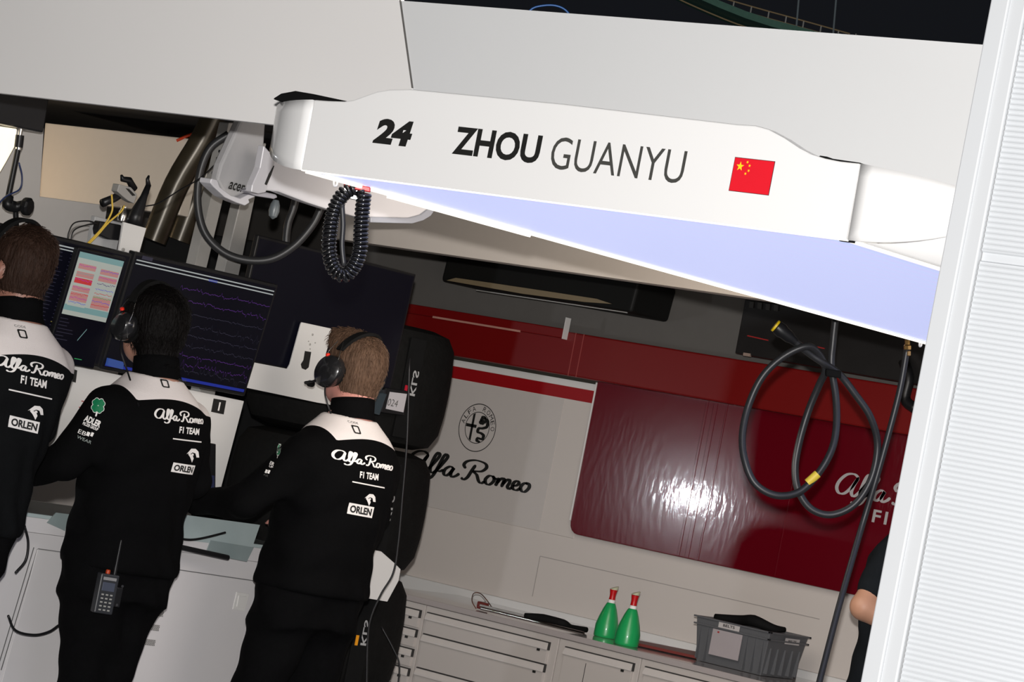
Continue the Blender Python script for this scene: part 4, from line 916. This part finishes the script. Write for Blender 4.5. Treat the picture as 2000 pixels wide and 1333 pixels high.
for P_, lb, r_, m_ in (([(218, 380), (219, 395), (218, 415), (200, 445), (165, 482)], 'yellow cable running down from the camera clamp, outer one', .003, 'y'), ([(243, 402), (235, 415), (212, 435), (190, 460), (170, 480)], 'yellow cable passing the chrome cylinder to the left monitor', .003, 'y'), ([(192, 438), (172, 432), (145, 436), (134, 455), (132, 472)], 'thin black cable looping left from the power adapter', .0022, 'k'), ([(190, 436), (168, 440), (145, 450), (138, 470)], 'second thin black cable under the loop of the power adapter', .0022, 'k'), ([(285, 403), (310, 397), (350, 372), (395, 345), (440, 300)], 'thin black cable crossing from the clamp to the white display arm', .0022, 'k')):
    o = MB().tube([pix(x_, y_, Y=7.185) for x_, y_ in P_], r_, 8, sm=6).build('cable', mat('yellow_cable', g((215, 180, 70)), .5) if m_ == 'y' else M_black, smooth=True); tag(o, lb, 'cable')
# backing board and shelf behind the left monitors
f = MB(); qY(f, [(-140, 180), (86, 250), (78, 384), (210, 402), (196, 500), (-160, 470)], 7.9, .02); o = f.build('white_backing_board', mat('backing_board', (.50, .48, .46), .6, var=.02), bevel=.002); tag(o, 'white backing board behind the left head and lamp stand', 'board')
f = MB(); P_ = [pix(*q, Y=7.85) for q in [(140, 450), (118, 478), (98, 470), (120, 445)]]; 
o = MB().tube([pix(x_, y_, Y=7.885) for x_, y_ in [(60, 452), (95, 462), (140, 480)]], .012, 10, sm=4).build('clear_hose', mat('clear_plastic', (.55, .55, .55), .1, coat=1.0), smooth=True); tag(o, 'pale clear plastic hose lying behind the left monitor', 'hose')
# work lamp on stand at the far left
LM = empty('work_lamp', pix(20, 420, Y=7.6), 'black headed work lamp with glowing cream diffuser on a black stand at left edge', 'lamp')
f = MB(); P_ = [pix(*q, Y=7.62) for q in [(-40, 170), (97, 190), (85, 260), (-30, 236)]]; f.prism(P_, (0, .12, 0)); f.build('lamp_head', mat('smoky_black', (.02, .02, .022), .25), LM, bevel=.006)
f = MB(); tri_prism(f, [pix(*q, Y=7.66) for q in [(-60, 238), (34, 252), (30, 285), (12, 318), (-4, 345), (-60, 350)]], (0, .05, 0)); f.build('diffuser', mat('lamp_diffuser', (.9, .8, .6), .5, emit=(1.0, .86, .60), es=1.15), LM, bevel=.004)
f = MB(); f.tube([pix(41, 252, Y=7.6), pix(38, 268, Y=7.6)], .006, 12); f.tube([pix(37, 285, Y=7.6), pix(36, 293, Y=7.6)], .0105, 12); f.build('chrome_collar', M_chrome, LM, smooth='auto')
MB().tube([pix(39, 264, Y=7.6), pix(36, 288, Y=7.6)], .014, 14).build('sleeve', M_black, LM, smooth='auto')
MB().tube([pix(35, 292, Y=7.6), pix(16, 385, Y=7.6)], .0095, 14).build('pole', M_black, LM, smooth='auto')
MB().tube([pix(20, 382, Y=7.59), pix(15, 398, Y=7.59), pix(30, 404, Y=7.58), pix(45, 400, Y=7.56)], [.012, .020, .018, .014], 14, sm=4).build('joint', M_black, LM, smooth=True)
MB().lathe(pix(44, 402, Y=7.56), [(.012, 0), (.026, .004), (.030, .012), (.030, .024), (.024, .03)], (.35, -.94, 0), 10).build('clamp_knob', M_black, LM, bevel=.002)
MB().tube([pix(30, 405, Y=7.6), pix(32, 445, Y=7.6)], .009, 12).build('lower_pole', M_black, LM, smooth='auto')
o = MB().tube([pix(x_, y_, Y=7.575) for x_, y_ in [(37, 318), (43, 345), (38, 370), (10, 385), (-12, 410)]], .0028, 8, sm=6).build('blue_cable', mat('blue_cable', (.02, .035, .11), .4), smooth=True); tag(o, 'thin blue cable hanging beside the lamp stand', 'cable')
# dark ducts
M_duct = mat('dark_brown_duct', (.045, .036, .022), .32, metal=.3, var=.5, scale=14)
for P_, r_, lb in (([(432, 200, 11.6), (395, 275, 11.6), (345, 360, 11.6), (300, 470, 11.6)], .048, 'thick dark duct running down beside the cream board, front one'), ([(470, 200, 12.0), (430, 290, 12.0), (385, 380, 12.0), (350, 470, 12.0)], .045, 'thick dark duct half hidden behind the front duct')):
    o = MB().tube([pix(a_, b_, D=c_) for a_, b_, c_ in P_], r_, 24, sm=4).build('air_duct', M_duct, smooth='auto'); tag(o, lb, 'duct', 'dark ducts behind the console')
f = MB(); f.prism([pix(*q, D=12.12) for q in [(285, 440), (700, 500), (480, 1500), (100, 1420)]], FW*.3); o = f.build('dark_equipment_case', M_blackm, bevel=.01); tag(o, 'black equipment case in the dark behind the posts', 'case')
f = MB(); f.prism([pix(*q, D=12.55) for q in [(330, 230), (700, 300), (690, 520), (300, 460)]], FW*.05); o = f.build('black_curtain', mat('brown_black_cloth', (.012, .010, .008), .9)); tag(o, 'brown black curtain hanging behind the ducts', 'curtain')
for P_, lb, r_ in (([(447, 262, 10.1), (410, 290, 10.1), (390, 340, 10.1), (386, 400, 10.1), (400, 455, 10.1), (435, 492, 10.1), (480, 508, 10.1), (530, 506, 10.1), (575, 480, 10.1), (610, 440, 10.1), (628, 405, 10.1)], 'thick grey black hose hanging in a wide loop in front of the posts', .0135),
                  ([(600, 180, 10.6), (590, 320, 10.6), (575, 400, 10.6), (562, 440, 10.6), (560, 490, 10.6), (580, 525, 10.6), (610, 530, 10.6), (650, 500, 10.6)], 'thick dark hose hanging behind the spiral hose', .0135)):
    o = MB().tube([pix(a_, b_, D=c_) for a_, b_, c_ in P_], r_, 12, sm=8).build('hanging_hose', M_rubber, smooth=True); tag(o, lb, 'hose')
o = MB().tube([pix(345, 275, D=11.9), pix(360, 268, D=11.9), pix(385, 258, D=11.9)], .006, 8).build('orange_cable', mat('orange_cable', g((200, 60, 15)), .5), smooth=True); tag(o, 'short bit of orange cable above the cream board', 'cable')
# white display unit with its slab arm
AC = empty('white_display_unit', pix(470, 400, Y=6.75), 'tilted white display unit with black maker name hanging left of the gantry', 'display')
f = MB(); tri_prism(f, [pix(*q, Y=6.72) for q in [(476, 225), (520, 230), (516, 290), (500, 345), (478, 378), (452, 390), (438, 378), (424, 352), (432, 320)]], (0, .035, 0)); bdy = f.build('rear_shell', mat('display_white', (.44, .435, .44), .4), AC, bevel=.008)
def ply(P_, Y, t, nm, m, par, bev=.004):
    f = MB(); tri_prism(f, [pix(*q, Y=Y) for q in P_], (0, t, 0)); return f.build(nm, m, par, bevel=bev, seg=3)
ply([(413, 349), (425, 352), (430, 366), (452, 382), (470, 388), (486, 380), (500, 384), (486, 390), (488, 396), (479, 402), (462, 396), (440, 386), (418, 366), (411, 358)], 6.70, .05, 'bottom_rim', mat('rim_white', (.66, .65, .68), .3, coat=.3), AC)
ply([(478, 372), (492, 369), (540, 380), (543, 386), (536, 389), (500, 383)], 6.69, .06, 'lower_lip', mat('lip_grey_white', (.45, .44, .48), .35), AC)
ply([(516, 284), (530, 300), (538, 315), (534, 328), (520, 376), (506, 379), (491, 375), (493, 362), (508, 328)], 6.60, .028, 'curved_handle', mat('handle_white', (.64, .63, .66), .3, coat=.3), AC, .010)
ply([(536, 324), (530, 342), (521, 362), (518, 360), (526, 340)], 6.597, .01, 'dark_slot', M_ink, AC, 0)
MB().tube([pix(498, 235, Y=6.74), pix(498, 235, Y=6.74)*1+Uz*.35], .012, 12).build('hanger_arm', M_alu, AC)
MB().lathe(pix(532, 428, Y=6.74), [(.002, 0), (.013, .008), (.017, .025), (.015, .045), (.009, .06)], Uz, 20).build('grey_knob', mat('grey_knob', (.13, .15, .16), .35), AC, smooth='auto')
a = pix(445, 369, Y=6.714); V, F = text2d('acer', .02); V = V*np.array([.066, .024]); rot_ = .0
lt = MB(); lt.add([a+Vector((float(x_)+.25*float(y_), 0, float(y_))) for x_, y_ in V], F); lt.build('maker_name', M_ink, bdy)
for i in range(6): MB().obox(pix(430-4.5*i if i < 5 else 405, 296+14*i, Y=6.8), XV*.004, Vector((0, .004, 0)), Uz*.004).build('connector', M_chrome, AC)
SL_ = MB(); top_ = [(536, 303), (700, 345), (856, 392), (852, 408), (844, 420), (828, 430), (806, 436), (725, 432), (640, 409), (600, 396), (545, 375), (514, 372)]
tri_prism(SL_, [pix(*q, Y=6.62) for q in top_], (0, .05, 0)); slo = SL_.build('white_arm_cover', mat('arm_cover_white', (.76, .75, .78), .35, coat=.3, var=.01), bevel=.006); tag(slo, 'long white arm cover with rounded end hanging just under the gantry', 'cover')
SL_ = MB(); rim = [(724, 424), (800, 426), (822, 420), (838, 408), (846, 394), (853, 396), (850, 410), (842, 422), (827, 431), (806, 437), (724, 435)]
tri_prism(SL_, [pix(*q, Y=6.612) for q in rim], (0, .01, 0)); SL_.build('bevelled_rim', mat('rim_blue_white', (.40, .42, .48), .3, coat=.4), slo, bevel=.003)
# ------------------------------------------------------------------ tyre stack in blankets
TY = (pix(672, 800, D=11.1)); tx, ty = TY.x, TY.y
M_blk = mat('tyre_blanket', (0.008, 0.0078, 0.0075), .8, spec=.08, var=.3, scale=30, bump=.3, bscale=60)
zt = pix(870, 690, D=11.3).z
labs = ['topmost', 'second from the top', 'third from the top', 'lowest']
z = 1.70-.02
ztop_ = topix((tx, ty, 1.5))
HT = .447; z0 = pix(672, 855, D=11.1).z
M_kls = mat('grey_label_print', (.36, .36, .36), .6)
zb_list = [z0-HT*k for k in range(4)]; zb_list[3] = 0.0
for k in range(4):
    zb_ = zb_list[k]; h_ = HT-.012 if k < 3 else zb_list[2]-.01
    if h_ <= .05: continue
    pr = [(.10, 0), (.27, .002), (.325, .02), (.352, .07), (.36, .14), (.362, h_/2), (.36, h_-.14), (.352, h_-.06), (.325, h_-.015), (.27, h_), (.12, h_), (.10, h_-.02)]
    if h_ < .3: pr = [(.10, 0), (.27, .002), (.335, .02), (.355, h_*.3), (.36, h_/2), (.355, h_*.7), (.335, h_-.02), (.27, h_), (.12, h_)]
    t_ = empty('tyre', (tx, ty, zb_), 'tyre in black heating blanket, %s in the stack' % labs[k], 'tyre', 'blanketed tyres in one stack')
    bl_ = MB().lathe((tx, ty, zb_), pr, Uz, 56).build('heating_blanket', M_blk, t_, smooth='auto')
    if k < 3:
        ang = math.atan2(-ty-.0, -tx)+.62; d_ = Vector((math.cos(ang), math.sin(ang), 0)); tn = Vector((-d_.y, d_.x, 0)); cb = Vector((tx, ty, zb_+h_/2))+d_*.363
        MB().obox(cb, tn*.035, d_*.005, Uz*(h_/2-.04)).build('closing_flap', M_blackm, bl_, bevel=.002)
        V, F = text2d('KLS', .02)
        P_ = [cb+d_*.007+tn*(.012+.026*(float(v_)-.5))+Uz*(.02+.09*(float(u_)-.5)) for u_, v_ in V]; MB().add(P_, F).build('blanket_lettering', M_kls, bl_)
        MB().obox(cb+d_*.006-tn*.018+Uz*-.01, tn*.006, d_*.001, Uz*.018).build('small_tag', mat('tag_red', g((170, 15, 40)), .5) if k < 1 else mat('tag_amber', g((230, 150, 20)), .5) if k == 2 else M_ink, bl_)
# power box hung on the stack with paper tag
PB = empty('paper_tag_holder', pix(775, 800, Y=7.29), 'black framed holder with white paper reading 024 right of the right head', 'tag')
f = MB(); qY(f, [(754, 758), (796, 764), (790, 812), (745, 806)], 7.17, .03); f.build('frame', M_black, PB, bevel=.003)
f = MB(); qY(f, [(762, 766), (795, 770), (788, 806), (754, 799)], 7.167, .002); pp = f.build('paper', mat('paper_white', (.52, .50, .52), .6), PB)
V, F = text2d('024', -.012); a = pix(756, 792, Y=7.165); MB().add([a+Vector((float(x_)*.052+.15*.02*float(y_), 0, float(y_)*.024)) for x_, y_ in V], F).build('handwriting', M_ink2, pp)
f = MB(); f.prism([pix(*q, Y=7.12) for q in [(735, 765), (757, 770), (742, 812), (722, 806)]], (0, .05, 0)); o = f.build('blue_grey_unit', mat('blue_grey_plastic', (.035, .05, .06), .3), bevel=.004); tag(o, 'small blue grey unit between the right head and the paper tag', 'unit')
# white guard plate and cable at the hip of the right person
f = MB(); tri_prism(f, [pix(*q, Y=7.066) for q in [(560, 1040), (745, 1078), (770, 1100), (783, 1113), (779, 1135), (757, 1176), (560, 1143)]], (0, .012, 0)); o = f.build('white_guard_plate', M_white, bevel=.002); tag(o, 'white angular plate sticking out right of the right persons waist', 'plate')
o = MB().tube([pix(x_, y_, D=10.2) for x_, y_ in [(800, 700), (795, 860), (787, 960), (778, 1060), (768, 1120), (745, 1160), (725, 1205), (718, 1250), (716, 1340), (714, 1400)]], .0035, 8, sm=6).build('black_cable', M_black, smooth=True); tag(o, 'thin black cable running down the tyre stack past the white plate', 'cable')
o = MB().tube([pix(x_, y_, D=10.6) for x_, y_ in [(745, 1225), (768, 1268), (780, 1300), (776, 1350)]], .003, 8, sm=6).build('black_cable', M_black, smooth=True); tag(o, 'thin black cable curving in front of the narrow drawers', 'cable')
for P_, lb in (([(48, 1028), (55, 1060), (50, 1095), (30, 1120)], 'thin black cable curving out by the left persons hip'), ([(16, 1203), (30, 1232), (65, 1241), (95, 1235), (115, 1222)], 'thin black cable sagging between left and middle persons thighs')):
    o = MB().tube([pix(x_, y_, Y=6.95) for x_, y_ in P_], .004, 8, sm=6).build('black_cable', M_black, smooth=True); tag(o, lb, 'cable')
o = MB().tube([pix(x_, y_, Y=7.0) for x_, y_ in [(345, 1052), (372, 1055), (400, 1051), (440, 1041)]], .004, 8, sm=6).build('black_cable', M_black, smooth=True); tag(o, 'black cable crossing the glass desk edge under the right persons elbow', 'cable')
# ------------------------------------------------------------------ tool cabinets and worktop
M_tc = mat('tool_cabinet_white', (0.50, 0.46, 0.43), .45, var=.02, scale=3)
M_tl = mat('drawer_light', (0.60, 0.56, 0.53), .35)
M_shadow = mat('drawer_gap', (.03, .028, .027), .8)
ztw = pix(1100, 1236, X=XC).z
def cy(px): return pix(px, 1176+.24*(px-850), X=XC).y
wt = MB().box((XC-.01, y0-.3, ztw-.022), (XW-.001-.03, cy(700), ztw)).build('worktop', mat('worktop_grey_gloss', (.40, .36, .35), .16, coat=.6, var=.02), bevel=.002); tag(wt, 'long continuous glossy pale worktop on top of the tool cabinets', 'worktop')
def zline(px, py): return pix(px, py, X=XC-.012).z
cols = [(740, 828, [.070]*9, 'narrow white tool cabinet with small drawers beside the tyre stack'), (842, 1080, [.084, .132, .132, .132, .15], 'wide white tool cabinet with deep drawers, second from the tyre stack'), (1112, 1245, [.62], 'white tool cabinet with a single door below the green bottles'), (1268, 1640, [.075, .13, .13, .13], 'wide white tool cabinet below the grey crate')]
prev = cy(690)
bounds = [(690, 835), (835, 1096), (1096, 1256), (1256, 1700)]
for (pa, pb), (a_, b_, hs, lb) in zip(bounds, cols):
    ya_, yb_ = cy(pa)-.002, cy(pb)+.002
    T = empty('tool_cabinet', (XC+.25, (ya_+yb_)/2, 0), lb, 'cabinet', 'white tool cabinets')
    MB().box((XC, yb_, .0), (XW-.05, ya_, ztw-.024)).build('carcass', M_tc, T, bevel=.002)
    z_ = ztw-.050; yl_, yr_ = cy(a_), cy(b_)
    for hh in hs:
        if z_-hh < .03: break
        dr = MB().box((XC-.010, yr_, z_-hh+.004), (XC+.001, yl_, z_)).build('door' if hh > .5 else 'drawer', M_tc, T, bevel=.001)
        MB().box((XC-.011, yr_-.002, z_-.001), (XC+.0005, yl_, z_+.003)).box((XC-.013, yr_-.003, z_-.028), (XC+.0005, yr_-.0005, z_+.003)).build('gap', M_shadow, dr)
        v = [(XC-.010, yr_, z_-.002), (XC-.020, yr_, z_-.020), (XC-.020, yr_, z_-.027), (XC-.010, yr_, z_-.027)]
        h_ = MB(); h_.prism([Vector(q) for q in v], (0, yl_-yr_, 0)); h_.build('handle_strip', M_tl, dr, bevel=.001)
        MB().box((XC-.014, yr_+.035, z_-.038), (XC-.009, yr_+.048, z_-.029)).build('lock_tab', M_ink, dr)
        z_ -= hh if hh != .070 else .0765
    if hs[0] > .5: MB().box((XC-.0115, (yl_+yr_)/2+.05, .2), (XC-.0095, (yl_+yr_)/2+.052, ztw-.09)).build('door_split', M_shadow, T)
# green bottles
M_bot = mat('green_translucent_plastic', (0.012, 0.36, 0.10), .35, coat=.2, var=.06, scale=12)
M_nr = mat('red_nozzle', g((190, 12, 18)), .4); M_cream = mat('cream_tip', (.55, .55, .38), .5)
for px_, py_, lb, hs_ in ((1181, 1246, 'green conical bottle with red nozzle, left one of the pair on the worktop', 1.0), (1222, 1262, 'green conical bottle with red nozzle, right one of the pair on the worktop', 1.04)):
    b0 = pix(px_, py_, Z=ztw); B = empty('squeeze_bottle', b0, lb, 'bottle', 'green bottles on the worktop')
    pr = [(.040, 0), (.044, .003), (.0445, .012), (.0445, .045), (.043, .052), (.036, .080), (.026, .110), (.0185, .128), (.015, .133), (.013, .134)]
    MB().lathe(b0, [(r_*hs_*1.0, z_*hs_) for r_, z_ in pr], Uz, 40).build('body', M_bot, B, smooth='auto', angle=60)
    MB().lathe(b0+Uz*.133*hs_, [(.014, 0), (.014, .012), (.012, .013)], Uz, 24).build('white_collar', M_print, B, smooth='auto')
    MB().lathe(b0+Uz*.146*hs_, [(.0125, 0), (.0115, .01), (.012, .022), (.015, .038)], Uz, 24).build('red_nozzle', M_nr, B, smooth='auto')
    v, f = lathe_geo(b0+Uz*.184*hs_, [(.015, 0), (.017, .007), (.014, .009)], Uz, 24); v = [Vector((q.x, q.y, q.z+.45*((q.x-b0.x)*.64-(q.y-b0.y)*.76) if q.z > b0.z+.186*hs_ else q.z)) for q in v]; obj('cut_tip', v, f, M_cream, B)
# grey crate
cz = pix(1362, 1290, Z=ztw); p_mid = pix(1487, 1322, Z=ztw)
Lx = abs(cz.y-p_mid.y); Wx = .235; cx0 = p_mid.x; yc0 = p_mid.y; hC = .165
CR = empty('storage_crate', (cx0+Wx/2, yc0+Lx/2, ztw), 'grey plastic storage crate with label strips standing on the worktop', 'crate')
M_cr = mat('grey_crate', (.105, .108, .115), .4, var=.06)
cb_ = MB(); t = .012
o_ = [(cx0+t, yc0+t), (cx0+Wx-t, yc0+t), (cx0+Wx-t, yc0+Lx-t), (cx0+t, yc0+Lx-t)]; O_ = [(cx0-.008, yc0-.008), (cx0+Wx+.008, yc0-.008), (cx0+Wx+.008, yc0+Lx+.008), (cx0-.008, yc0+Lx+.008)]
I_ = [(cx0+t, yc0+t), (cx0+Wx-t, yc0+t), (cx0+Wx-t, yc0+Lx-t), (cx0+t, yc0+Lx-t)]
vs = [(x_, y_, ztw+.001) for x_, y_ in o_]+[(x_, y_, ztw+hC) for x_, y_ in O_]+[(x_, y_, ztw+hC) for x_, y_ in I_]+[(x_, y_, ztw+.01) for x_, y_ in I_]
fs = [(3, 2, 1, 0)]+[(i, (i+1) % 4, (i+1) % 4+4, i+4) for i in range(4)]+[(i+4, (i+1) % 4+4, (i+1) % 4+8, i+8) for i in range(4)]+[(i+8, (i+1) % 4+8, (i+1) % 4+12, i+12) for i in range(4)]+[(12, 13, 14, 15)]
cb_.add(vs, fs); crb = cb_.build('crate_shell', M_cr, CR, bevel=.002)
rm = MB()
for zz, e_ in ((ztw+hC-.006, .016), (ztw+hC-.032, .013)):
    for (xa, ya2, xb, yb2) in ((cx0-e_, yc0-e_, cx0-.004, yc0+Lx+e_), (cx0-e_, yc0-e_, cx0+Wx+e_, yc0-.004), (cx0+Wx+.004, yc0-e_, cx0+Wx+e_, yc0+Lx+e_)): rm.box((xa, ya2, zz), (xb, yb2, zz+.006))
rm.build('rim', M_cr, CR, bevel=.001)
rb_ = MB()
for k in range(9):
    s_ = (k+.5)/9
    if 2 <= k <= 5: continue
    rb_.box((cx0-.006, yc0+Lx*(1-s_)-.002, ztw+.01), (cx0+.012, yc0+Lx*(1-s_)+.002, ztw+hC-.03))
for k in range(5): rb_.box((cx0+Wx*(k+.5)/5-.002, yc0-.006, ztw+.01), (cx0+Wx*(k+.5)/5+.002, yc0+.012, ztw+hC-.06))
rb_.build('ribs', M_cr, CR)
M_pap = mat('paper_grey', (.38, .34, .35), .5)
MB().box((cx0-.0095, yc0+Lx*.34, ztw+.035), (cx0-.007, yc0+Lx*.76, ztw+.13)).build('paper_sheet', M_pap, CR)
MB().box((cx0-.0105, yc0+Lx*.665, ztw+.118), (cx0-.009, yc0+Lx*.69, ztw+.124)).build('red_dot', MATS['red_line'], CR)
for nm, O2, u2, n2, w2 in (('label_strip', Vector((cx0-.012, yc0+Lx*.69, ztw+.139)), Vector((0, -1, 0)), Vector((-1, 0, 0)), Lx*.30), ('label_strip', Vector((cx0+Wx*.38, yc0-.012, ztw+.128)), Vector((1, 0, 0)), Vector((0, -1, 0)), .095)):
    s_ = MB().add([O2, O2+u2*w2, O2+u2*w2+Uz*.022, O2+Uz*.022], [(0, 1, 2, 3)]).build(nm, mat('strip_paper', (.50, .47, .46), .5), CR)
    V, F = text2d('BELTS', .02); MB().add([O2+n2*.0008+u2*(w2*(.22+.55*float(a_)))+Uz*(.006+.010*float(b_)) for a_, b_ in V], F).build('label_word', M_ink, s_)
ct = MB(); ct.tube([Vector((cx0+.05, yc0+Lx*.9, ztw+hC+.004)), Vector((cx0+.07, yc0+Lx*.6, ztw+hC+.012)), Vector((cx0+.05, yc0+Lx*.35, ztw+hC+.022)), Vector((cx0+.07, yc0+Lx*.12, ztw+hC+.010)), Vector((cx0+.12, yc0+.02, ztw+hC+.012))], [.012, .018, .022, .016, .01], 8, sm=4)
o = ct.build('black_belt', M_blackm, smooth=True); tag(o, 'bundled black webbing belt lying across the top of the grey crate', 'belt')
# tools on the worktop
def wtp(px_, py_, h_=0.0): p_ = pix(px_, py_, Z=ztw+h_); return p_
tr = empty('torque_wrench', wtp(1040, 1215), 'long metal torque wrench with black grip lying on the worktop', 'wrench')
MB().tube([wtp(940, 1189, .012), wtp(1140, 1238, .012)], .0065, 12).build('shaft', M_chrome, tr, smooth='auto')
MB().tube([wtp(1025, 1203, .025), wtp(1060, 1208, .03), wtp(1100, 1218, .028), wtp(1115, 1225, .018), wtp(1145, 1231, .014)], [.010, .016, .015, .009, .011], 12, sm=4).build('black_grip', M_blackm, tr, smooth=True)
MB().tube([wtp(938, 1183, .02), wtp(1030, 1205, .02)], .0045, 10).build('second_rod', M_alu, tr, smooth='auto')
MB().obox(wtp(943, 1184, .018), Vector((.012, 0, 0)), Vector((0, .022, 0)), Uz*.014).build('red_head', mat('dark_red_plastic', (.14, .015, .01), .4), tr, bevel=.004)
o = MB().tube([wtp(930, 1190, .01), wtp(922, 1175, .035), wtp(925, 1160, .055), wtp(938, 1160, .06), wtp(950, 1172, .05), wtp(960, 1186, .02)], .002, 8, sm=6).build('lanyard_loop', mat('brown_cord', (.12, .04, .02), .5), smooth=True); tag(o, 'thin red brown cord loop standing up at the end of the wrench', 'cord')
o = MB().prism([wtp(1245, 1262, .004), wtp(1362, 1288, .004), wtp(1362, 1279, .004), wtp(1245, 1256, .004)], Uz*.01).build('red_strap', mat('strap_red', (.16, .02, .015), .5)); tag(o, 'flat red strap lying on the worktop between bottles and crate', 'strap')
# ------------------------------------------------------------------ upper wall: air conditioner, shelf clutter
XA = XW-.30
ac = empty('air_conditioner', pix(1050, 560, X=XA), 'long black air conditioning unit on the dark upper wall under the beam', 'air conditioner')
f = MB(); P_ = [pix(*q, X=XA) for q in [(875, 488), (1250, 545), (1232, 612), (860, 548)]]; f.prism(P_, (.25, 0, 0)); f.build('casing', mat('ac_black', (.007, .007, .0065), .6, spec=.2), ac, bevel=.015, seg=4)
f = MB(); tri_prism(f, [pix(*q, X=XA-.008) for q in [(872, 548), (890, 543), (960, 553), (1080, 571), (1165, 584), (1195, 594), (1140, 590), (1020, 574)]], (.006, 0, 0)); f.build('painted_highlight_band', mat('ac_highlight_tan', (.22, .17, .10), .4), ac)  # curved warm highlight on the casing, painted as a lighter tan band
f = MB(); f.prism([pix(*q, X=XA-.004) for q in [(930, 566), (1225, 610), (1225, 612), (930, 568)]], (.003, 0, 0)); f.build('lower_edge', M_alu, ac)
# electrical box cluster upper right
f = MB(); P_ = [pix(*q, X=XW-.24) for q in [(1455, 585), (1960, 655), (1930, 775), (1435, 690)]]; f.prism(P_, (.07, 0, 0)); o = f.build('dark_cable_cabinet', mat('cabinet_black', (.010, .009, .009), .5, var=.6, scale=9), bevel=.004); tag(o, 'dark open cable cabinet on the upper wall behind the hose loops', 'cabinet')
for P2_, m_ in (([(1452, 689), (1465, 691), (1464, 697), (1451, 695)], mat('beige_plug', (.30, .22, .18), .5)), ([(1460, 655), (1500, 664), (1499, 666), (1459, 657)], MATS['red_line']), ([(1555, 668), (1610, 680), (1609, 682), (1554, 670)], MATS['red_line'])):
    f = MB(); f.prism([pix(*q, X=XW-.245) for q in P2_], (.01, 0, 0)); f.build('fitting', m_, o)
for k in range(4):
    x_ = 1464+16*k; f = MB(); f.prism([pix(*q, X=XW-.245) for q in [(x_, 589+2*k), (x_+8, 590+2*k), (x_+7, 602+2*k), (x_-1, 601+2*k)]], (.01, 0, 0)); f.build('terminal', mat('dim_grey', (.045, .043, .04), .5), o)
o = MB().tube([pix(x_, y_, X=XW-.3) for x_, y_ in [(1765, 705), (1775, 740), (1768, 780), (1790, 800)]], .02, 10, sm=5).build('dark_pipe', M_black, smooth=True); tag(o, 'dark pipe by the wall next to the white jamb', 'pipe')
f = MB(); P_ = [pix(*q, X=XW-.25) for q in [(1775, 700), (1800, 704), (1790, 775), (1768, 770)]]
# ------------------------------------------------------------------ high catwalk beyond the header
CW = empty('steel_catwalk', pix(1500, 20, D=24), 'green steel catwalk with thin yellow railings high above in the dark', 'catwalk')
M_grn = mat('green_steel', (.12, .36, .26), .5, var=.2); M_yel = mat('dull_yellow_rail', (.75, .55, .30), .5); M_gp = mat('pale_post', (.9, .9, .85), .5)
def d24(x_, y_): return pix(x_, y_, D=24)
gr = [(1300, -28), (1350, -4), (1400, 18), (1450, 38), (1500, 54), (1560, 70), (1660, 98)]
f = MB()
for (a_, b_), (c_, e_) in zip(gr[:-1], gr[1:]): f.obox((d24(a_, b_)+d24(c_, e_))/2, (d24(c_, e_)-d24(a_, b_))/2, FW*.35, UP*.028)
f.build('girder', M_grn, CW)
rl_ = [(1320, -40), (1400, -8), (1480, 16), (1560, 38), (1660, 66)]
MB().tube([d24(*q) for q in rl_], .006, 8, sm=4).build('top_rail', M_yel, CW)
MB().tube([d24(q[0], q[1]+14) for q in rl_], .005, 8, sm=4).build('middle_rail', M_yel, CW)
MB().tube([d24(q[0]-10, q[1]+9) for q in gr], .006, 8, sm=4).build('lower_rail', M_yel, CW)
for k in range(9):
    x_ = 1400+34*k; yt = np.interp(x_, [q[0] for q in rl_], [q[1] for q in rl_]); yb_ = np.interp(x_-6, [q[0] for q in gr], [q[1] for q in gr])
    MB().tube([d24(x_, yt), d24(x_-5, yb_)], .006, 8).build('rail_post', M_gp, CW)
for x_ in (1565, 1638): MB().tube([d24(x_, -60), d24(x_-11, 70)], .008, 8).build('hanger_rod', mat('hanger', (.45, .55, .6), .5), CW)
o = MB().tube([pix(x_, y_, D=8.5) for x_, y_ in [(1022, 40), (1038, 18), (1060, 11), (1085, 11), (1105, 20), (1120, 40)]], .0028, 8, sm=6).build('blue_hose', mat('blue_hose', (.02, .10, .32), .4), smooth=True); tag(o, 'thin blue hose arching up behind the top edge of the header', 'hose')
